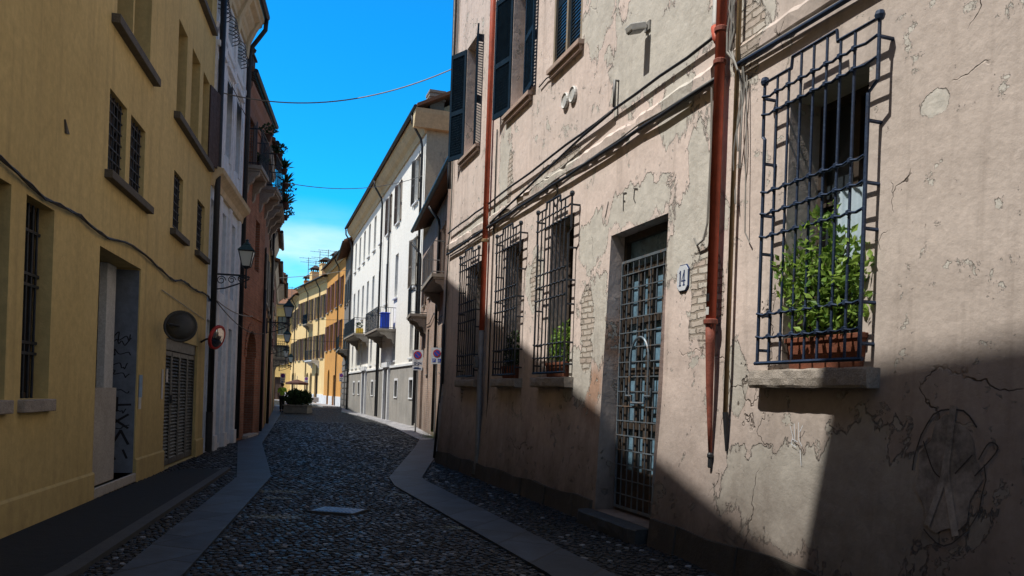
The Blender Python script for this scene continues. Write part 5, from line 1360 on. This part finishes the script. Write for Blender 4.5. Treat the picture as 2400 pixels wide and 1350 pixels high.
# far side pavement
n_ = lambda a, b, o: (a[0]-(b[1]-a[1])/math.hypot(b[0]-a[0], b[1]-a[1])*o, a[1]+(b[0]-a[0])/math.hypot(b[0]-a[0], b[1]-a[1])*o)
poly('pavement', [P0, P1, P2, P3, (P3[0]-1.6, P3[1]-1.4), n_(P2, P3, 1.5), n_(P1, P2, 1.5), n_(P0, P1, 1.5)], .09, 'slab_light', th=.14)
holes = [slabL, slabR+slabRo, pav_l, kerb_l, farR]
bound = [(-4.4,3.2),(2.4,3.2),(1.6,8.3),(-1.55,17.6),(-2.3,24),(-5.9,37.5),(-11.2,37.5),(-8.2,26),(-7.3,22),(-6.8,17.8),(-4.4,4)]
m = MB(); rnd = random.Random(1); sp = .068; row = 0; y = 3.4
while y < 37:
    spy = sp*(1 if y < 12 else 1.3 if y < 21 else 1.8)
    x = -11.2+(row % 2)*spy/2
    while x < 2.4:
        cx, cy = x+rnd.uniform(-.02,.02), y+rnd.uniform(-.02,.02); x += spy*1.02
        if not inpoly(cx, cy, bound): continue
        if any(inpoly(cx, cy, h) for h in holes): continue
        if ((cx+2.09)/.38)**2+((cy-9.95)/.3)**2 < 1: continue
        rx, ry = spy*.5*rnd.uniform(.82,1.05), spy*.5*rnd.uniform(.8,1.0); hz = rnd.uniform(.004,.013)
        k = 7 if y < 12 else 6; a0 = rnd.uniform(0, 6); tx, ty = rnd.uniform(-.12,.12), rnd.uniform(-.12,.12)
        vs = []
        for (f, z) in ((1, -.010), (.90, hz*.75), (.6, hz)):
            for j in range(k):
                a = a0+6.283*j/k; ox, oy = rx*f*math.cos(a), ry*f*math.sin(a); vs.append((cx+ox, cy+oy, z+ox*tx+oy*ty))
        fs = [(j, (j+1) % k, k+(j+1) % k, k+j) for j in range(k)]+[(k+j, k+(j+1) % k, 2*k+(j+1) % k, 2*k+j) for j in range(k)]+[tuple(2*k+j for j in range(k))]
        m.add(vs, fs)
    y += spy*.93; row += 1
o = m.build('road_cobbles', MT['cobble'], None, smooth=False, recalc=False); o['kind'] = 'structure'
# painted marks
def gmark(name, pts, mat, z): return poly(name, [G(*p) for p in pts], z, mat)
gmark('road_marking', [(812,1009),(822,1009),(842,1024),(950,1018),(965,1020),(835,1029)], 'yellow_mark', .003)
gmark('road_marking', [(838,1018),(905,1013),(912,1016),(842,1021)], 'blue_mark', .002)
# manhole plate
mh = empty('manhole_cover', (*G(793,1199), .0), R(-13), 'bluish rectangular metal manhole cover set in the dark cobbles', 'manhole cover')
m = MB(); m.box(-.27,.27,-.19,.19,-.01,.022); m.build('plate', MT['plate'], mh)
m = MB(); [m.box(-.24+k*.05,-.215+k*.05,-.16,.16,.022,.027) for k in range(10)]; m.build('ribs', MT['plate'], mh)
m = MB(); m.box(-.31,-.275,-.23,.23,-.01,.024); m.box(.275,.31,-.23,.23,-.01,.024); m.box(-.275,.275,-.23,-.195,-.01,.024); m.box(-.275,.275,.195,.23,-.01,.024); m.build('frame', MT['kerb'], mh)
# grass tuft at the foot of the brick house
m = MB(); rnd = random.Random(8)
c0 = R2.w(O2+.6, .25, 0)
for k in range(260):
    x, y = rnd.gauss(0,.5), rnd.gauss(0,.14); h = rnd.uniform(.1,.35); d = Vector((rnd.uniform(-.1,.1), rnd.uniform(-.1,.1), h))
    m.add([(x-.012,y,0.03),(x+.012,y,0.03),(x+d.x,y+d.y,h)], [(0,1,2)])
tag(m.build('grass_tuft', MT['leaf_bright'], None, loc=c0, rotz=R2.rz, recalc=False), 'bright green grass tuft at the foot of the pale brick wall', 'grass')
# planter with a shrub
pc = G(698, 968); pe = empty('street_planter', (pc[0], pc[1], 0), R(-8), 'low stone planter box with a big dark shrub standing in the road', 'planter')
m = MB(); m.box(-.75,.75,-.4,.4,0,.42); m.box(-.8,.8,-.45,.45,.42,.5); m.build('box', MT['concrete'], pe, bevel=.02)
m = MB(); leaves(m, (0,0,.85), (.88,.5,.48), 2600, .16, 9, shell=.9); leaves(m, (-.2,0,1.15), (.5,.3,.28), 500, .15, 11); leaves(m, (.4,0,1.1), (.35,.3,.25), 300, .15, 12); m.build('shrub', MT['leaf_dark'], pe, recalc=False)
# cafe parasol and table beyond the planter
pp = at(696, 902, 72); pe = empty('cafe_parasol', (pp.x, pp.y, 0), 0, 'brown cafe parasol standing beyond the planter', 'parasol')
MB().tube([(0,0,0),(0,0,2.6)], .03, 6).build('pole', MT['frame_white'], pe)
m = MB(); vs = [(1.0*math.cos(k*math.pi/4+.4), 1.0*math.sin(k*math.pi/4+.4), 2.0) for k in range(8)]+[(0,0,2.3)]; m.add(vs, [(k, (k+1) % 8, 8) for k in range(8)]); 
vs = [(1.0*math.cos(k*math.pi/4+.4), 1.0*math.sin(k*math.pi/4+.4), 2.0-q) for q in (0,.18) for k in range(8)]; m.add(vs, [(k, (k+1) % 8, 8+(k+1) % 8, 8+k) for k in range(8)]); m.build('canopy', MT['awning'], pe, recalc=False)
for k, (px, Y, lb) in enumerate(((676, 70, 'small white-clothed cafe table left of the parasol pole'), (706, 73, 'small white-clothed cafe table right of the parasol pole'), (730, 74, 'small white-clothed cafe table nearest the pale house'))):
    q = at(px, 915, Y); te = empty('cafe_table', (q.x, q.y, 0), .3*k, lb, 'table', 'cafe tables')
    MB().tube([(0,0,0),(0,0,.7)], .04, 6).build('leg', MT['pipe_dark'], te); m = MB(); m.box(-.5,.5,-.5,.5,.7,.74); m.box(-.52,.52,-.52,-.5,.3,.74); m.box(-.52,-.5,-.5,.5,.3,.74); m.box(.5,.52,-.5,.5,.3,.74); m.build('tabletop', MT['white_cloth'], te)

# ================================================================== people
def skin_mesh(name, joints, edges, mat, parent, sub=1):
    me = bpy.data.meshes.new(name); me.from_pydata([j[:3] for j in joints], edges, [])
    o = bpy.data.objects.new(name, me); COL.objects.link(o); o.parent = parent
    me.materials.append(MT[mat])
    o.modifiers.new('skin', 'SKIN')
    if not me.skin_vertices:
        bpy.context.view_layer.objects.active = o
        bpy.context.view_layer.update()
    if me.skin_vertices:
        for i, j in enumerate(joints):
            rr = j[3] if isinstance(j[3], tuple) else (j[3], j[3]); me.skin_vertices[0].data[i].radius = rr
        me.skin_vertices[0].data[0].use_root = True
    s = o.modifiers.new('sub', 'SUBSURF'); s.levels = s.render_levels = sub; o.modifiers['skin'].use_smooth_shade = True
    return o
def person(loc, rz, label, top, legs, walking=True, seated=False, bag=True, sleeves=True):
    p = empty('person', loc, rz, label, 'person')
    st = .16 if walking else .04
    if not seated:
        J = [(0,0,.95,(.15,.11)),(0,0,1.12,(.135,.10)),(0,.01,1.32,(.17,.11)),(0,.01,1.46,(.10,.08)),(0,.02,1.53,.05),(0,.035,1.62,(.072,.085)),(0,.03,1.69,(.07,.08)),
             (-.09,0,.90,.092),(-.10,st,.50,.062),(-.10,st*.9,.10,.045),(-.10,st+.14,.045,.038),
             (.09,0,.90,.092),(.10,-st*.6,.50,.062),(.10,-st*1.4,.12,.045),(.10,-st*1.2+.1,.045,.038),
             (-.19,.01,1.42,.055),(-.24,-.04,1.16,.045),(-.23,.10,.94,.034),(-.23,.14,.85,.03),
             (.19,.01,1.42,.055),(.25,-.02,1.16,.045),(.25,.06,.92,.034),(.25,.09,.84,.03)]
    else:
        J = [(0,0,.52,(.16,.12)),(0,-.02,.68,(.135,.10)),(0,0,.88,(.17,.11)),(0,.01,1.02,(.10,.08)),(0,.03,1.1,.05),(0,.05,1.19,(.072,.085)),(0,.05,1.26,(.07,.08)),
             (-.09,.04,.50,.09),(-.12,.42,.50,.062),(-.12,.44,.10,.045),(-.12,.57,.045,.038),
             (.09,.04,.50,.09),(.12,.42,.50,.062),(.12,.44,.10,.045),(.12,.57,.045,.038),
             (-.19,.01,.98,.055),(-.24,.02,.74,.045),(-.18,.24,.74,.034),(-.15,.32,.75,.03),
             (.19,.01,.98,.055),(.25,.02,.74,.045),(.18,.24,.74,.034),(.15,.32,.75,.03)]
    E_ = [(0,1),(1,2),(2,3),(3,4),(4,5),(5,6),(0,7),(7,8),(8,9),(9,10),(0,11),(11,12),(12,13),(13,14),(3,15),(15,16),(16,17),(17,18),(3,19),(19,20),(20,21),(21,22)]
    skin_mesh('body', J, E_, 'skin', p, 2)
    # fingers as short chains
    hd = MB()
    for s_, i in ((-1, 18), (1, 22)):
        hx, hy, hz_ = J[i][:3]
        for f in range(4): hd.tube([(hx-.02+.013*f, hy+.005*f, hz_-.02), (hx-.022+.014*f, hy+.02, hz_-.06-.01*(f in (1,2))), (hx-.02+.013*f, hy+.03, hz_-.09-.01*(f in (1,2)))], [.009,.008,.006], 5)
        hd.tube([(hx-s_*.02, hy+.02, hz_), (hx-s_*.045, hy+.04, hz_-.03), (hx-s_*.045, hy+.05, hz_-.055)], [.010,.009,.007], 5)
    hd.build('fingers', MT['skin'], p, smooth=True)
    up = lambda k, d=.016: (J[k][0], J[k][1], J[k][2], tuple(r_+d for r_ in J[k][3]) if isinstance(J[k][3], tuple) else J[k][3]+d)
    T_ = [up(0,.02), up(1), up(2), up(3,.01), up(15,.014), up(16,.012), up(19,.014), up(20,.012)]
    skin_mesh('shirt', T_, [(0,1),(1,2),(2,3),(3,4),(4,5),(3,6),(6,7)], top, p, 2)
    L_ = [up(0,.012), up(7), up(8,.02), up(9,.02), up(11), up(12,.02), up(13,.02)]
    skin_mesh('trousers', L_, [(0,1),(1,2),(2,3),(0,4),(4,5),(5,6)], legs, p, 2)
    h = J[6]; m = MB(); m.lathe([(.03,-.10),(.085,-.08),(.105,-.02),(.10,.05),(.06,.10),(.001,.115)], (h[0], h[1]-.02, h[2]-.02), 14); m.build('hair', MT['hair'], p, smooth=True)
    f = MB(); f.lathe([(.001,-.018),(.012,0),(.001,.02)], (h[0], h[1]+.09, h[2]-.03), 6); 
    for sx in (-1, 1): f.lathe([(.001,-.008),(.009,0),(.001,.008)], (h[0]+sx*.03, h[1]+.078, h[2]-.005), 6); f.lathe([(.001,-.03),(.018,0),(.001,.03)], (h[0]+sx*.08, h[1]+.01, h[2]-.02), 6)
    f.build('face', MT['skin'], p)
    sh = MB()
    for k in (10, 14): q = J[k]; sh.box(q[0]-.045, q[0]+.045, q[1]-.18, q[1]+.08, 0.0, .075)
    sh.build('shoes', MT['black_cloth'], p, bevel=.02)
    if bag:
        m = MB(); m.tube([(-.13,-.115,1.47),(.0,-.15,1.30),(.16,-.14,1.10),(.2,-.1,1.02)], .014, 5); m.tube([(-.13,-.1,1.48),(-.1,.1,1.44),(.05,.14,1.25),(.2,.1,1.02)], .014, 5)
        b_ = m.build('bag_strap', MT['black_cloth'], p); MB().box(.2,.28,-.15,.12,.78,1.03).build('bag', MT['black_cloth'], b_, bevel=.02)
    return p
q = G(660, 966)
person((q[0], q[1], .03), R(6), 'person in lime green top and dark trousers with strap bag, walking away by the planter', 'lime_cloth', 'black_cloth')
q = at(685, 915, 69); person((q.x, q.y, .0), R(150), 'seated person in a white and blue top at the cafe beyond the planter', 'white_cloth', 'blue_cloth', seated=True, bag=False)
ce = empty('cafe_chair', (q.x, q.y, 0), R(150), 'dark cafe chair under the seated person beyond the planter', 'chair')
m = MB(); m.box(-.22,.22,-.2,.24,.36,.40); m.build('seat', MT['pipe_dark'], ce); m = MB(); m.box(-.22,.22,-.24,-.21,.4,.85); m.build('backrest', MT['pipe_dark'], ce)
for sx in (-.2,.2):
    for sy in (-.18,.22): MB().tube([(sx,sy,0),(sx,sy,.37)], .015, 5).build('leg', MT['pipe_dark'], ce)

# ================================================================== light, sky, camera
AZ, EL = 22.0, 61.0     # sun: azimuth measured from -X towards -Y
sv = Vector((-math.cos(R(AZ))*math.cos(R(EL)), -math.sin(R(AZ))*math.cos(R(EL)), math.sin(R(EL))))
sl = bpy.data.lights.new('sun', 'SUN'); sl.energy = 5.0; sl.angle = R(.55); sl.color = (1.0, .955, .87)
so = bpy.data.objects.new('sun', sl); COL.objects.link(so); so.rotation_euler = sv.to_track_quat('Z', 'Y').to_euler(); so.location = (0, 0, 40)
world = bpy.data.worlds.new('World'); scene.world = world; world.use_nodes = True
nt = world.node_tree; bg = nt.nodes['Background']
sky = nt.nodes.new('ShaderNodeTexSky'); sky.sky_type = 'NISHITA'; sky.sun_disc = False; sky.sun_elevation = R(EL)
sky.sun_rotation = math.atan2(sv.x, sv.y); sky.air_density = 1.0; sky.dust_density = .6; sky.ozone_density = 2.0
hs = nt.nodes.new('ShaderNodeHueSaturation'); hs.inputs['Saturation'].default_value = 1.35; hs.inputs['Value'].default_value = 1.0
nt.links.new(sky.outputs[0], hs.inputs['Color'])
mul = nt.nodes.new('ShaderNodeMix'); mul.data_type = 'RGBA'; mul.blend_type = 'MULTIPLY'; mul.inputs[0].default_value = 1; mul.inputs[7].default_value = (.20, 1.45, 1.75, 1)
nt.links.new(hs.outputs[0], mul.inputs[6])
tg = nt.nodes.new('ShaderNodeTexCoord'); sz = nt.nodes.new('ShaderNodeSeparateXYZ'); nt.links.new(tg.outputs['Generated'], sz.inputs[0])
mz = nt.nodes.new('ShaderNodeMapRange'); mz.interpolation_type = 'SMOOTHSTEP'; nt.links.new(sz.outputs[2], mz.inputs[0]); mz.inputs[1].default_value = .40; mz.inputs[2].default_value = .75
tm = nt.nodes.new('ShaderNodeMix'); tm.data_type = 'RGBA'; dt = nt.nodes.new('ShaderNodeVectorMath'); dt.operation = 'DOT_PRODUCT'; nt.links.new(tg.outputs['Generated'], dt.inputs[0]); dt.inputs[1].default_value = Vector((-.2,.94,.25)).normalized()
mz2 = nt.nodes.new('ShaderNodeMapRange'); mz2.interpolation_type = 'SMOOTHSTEP'; nt.links.new(dt.outputs['Value'], mz2.inputs[0]); mz2.inputs[1].default_value = .93; mz2.inputs[2].default_value = .70
mx_ = nt.nodes.new('ShaderNodeMath'); mx_.operation = 'MAXIMUM'; nt.links.new(mz.outputs[0], mx_.inputs[0]); nt.links.new(mz2.outputs[0], mx_.inputs[1])
nt.links.new(mx_.outputs[0], tm.inputs[0]); tm.inputs[6].default_value = (.20, 2.5, 3.0, 1); tm.inputs[7].default_value = (1.75, 1.5, 1.3, 1)
nt.links.new(tm.outputs[2], mul.inputs[7])
# one thin bank of high cloud low over the far roofs
tc = nt.nodes.new('ShaderNodeTexCoord')
cd = at(715, 585, 1.0)-Vector((0, 0, H)); cd.normalize()
def vm(op, a, b, o=0):
    n = nt.nodes.new('ShaderNodeVectorMath'); n.operation = op
    for i, v in enumerate((a, b)):
        if v is None: continue
        if isinstance(v, bpy.types.NodeSocket): nt.links.new(v, n.inputs[i])
        else: n.inputs[i].default_value = v
    return n.outputs[o]
df = vm('SUBTRACT', tc.outputs['Generated'], tuple(cd)); df = vm('MULTIPLY', df, (6.5, 6.5, 17)); ln = vm('LENGTH', df, None, 1)
nz = nt.nodes.new('ShaderNodeTexNoise'); nz.inputs['Scale'].default_value = 1.0; nz.inputs['Detail'].default_value = 6
nt.links.new(vm('MULTIPLY', tc.outputs['Generated'], (9, 9, 34)), nz.inputs['Vector'])
mr = nt.nodes.new('ShaderNodeMapRange'); mr.interpolation_type = 'SMOOTHSTEP'; nt.links.new(ln, mr.inputs[0]); mr.inputs[1].default_value = 1.1; mr.inputs[2].default_value = .0
mm = nt.nodes.new('ShaderNodeMath'); mm.operation = 'MULTIPLY'; nt.links.new(mr.outputs[0], mm.inputs[0])
mr2 = nt.nodes.new('ShaderNodeMapRange'); nt.links.new(nz.outputs[0], mr2.inputs[0]); mr2.inputs[1].default_value = .3; mr2.inputs[2].default_value = .7; mr2.inputs[3].default_value = .3; mr2.inputs[4].default_value = 1
nt.links.new(mr2.outputs[0], mm.inputs[1])
cm = nt.nodes.new('ShaderNodeMix'); cm.data_type = 'RGBA'; nt.links.new(mm.outputs[0], cm.inputs[0]); nt.links.new(mul.outputs[2], cm.inputs[6]); cm.inputs[7].default_value = (8.5, 12, 12, 1)
nt.links.new(cm.outputs[2], bg.inputs[0]); bg.inputs[1].default_value = .09

cam = bpy.data.cameras.new('camera'); co = bpy.data.objects.new('camera', cam); COL.objects.link(co)
cam.sensor_width = 36; cam.lens = F/2400*36; cam.shift_y = (Y0-675)/2400; cam.clip_end = 3000; cam.clip_start = .05
Rv = Vector((CR, 0, SR)); Uv = Vector((-SR, 0, CR)); Bv = Vector((0, -1, 0))
M = Matrix(((Rv.x, Uv.x, Bv.x, 0), (Rv.y, Uv.y, Bv.y, 0), (Rv.z, Uv.z, Bv.z, H), (0, 0, 0, 1)))
co.matrix_world = M
scene.camera = co
scene.view_settings.view_transform = 'Standard'; scene.view_settings.look = 'None'; scene.view_settings.exposure = 0
scene.render.engine = 'CYCLES'
scene.cycles.max_bounces = 8; scene.cycles.diffuse_bounces = 4
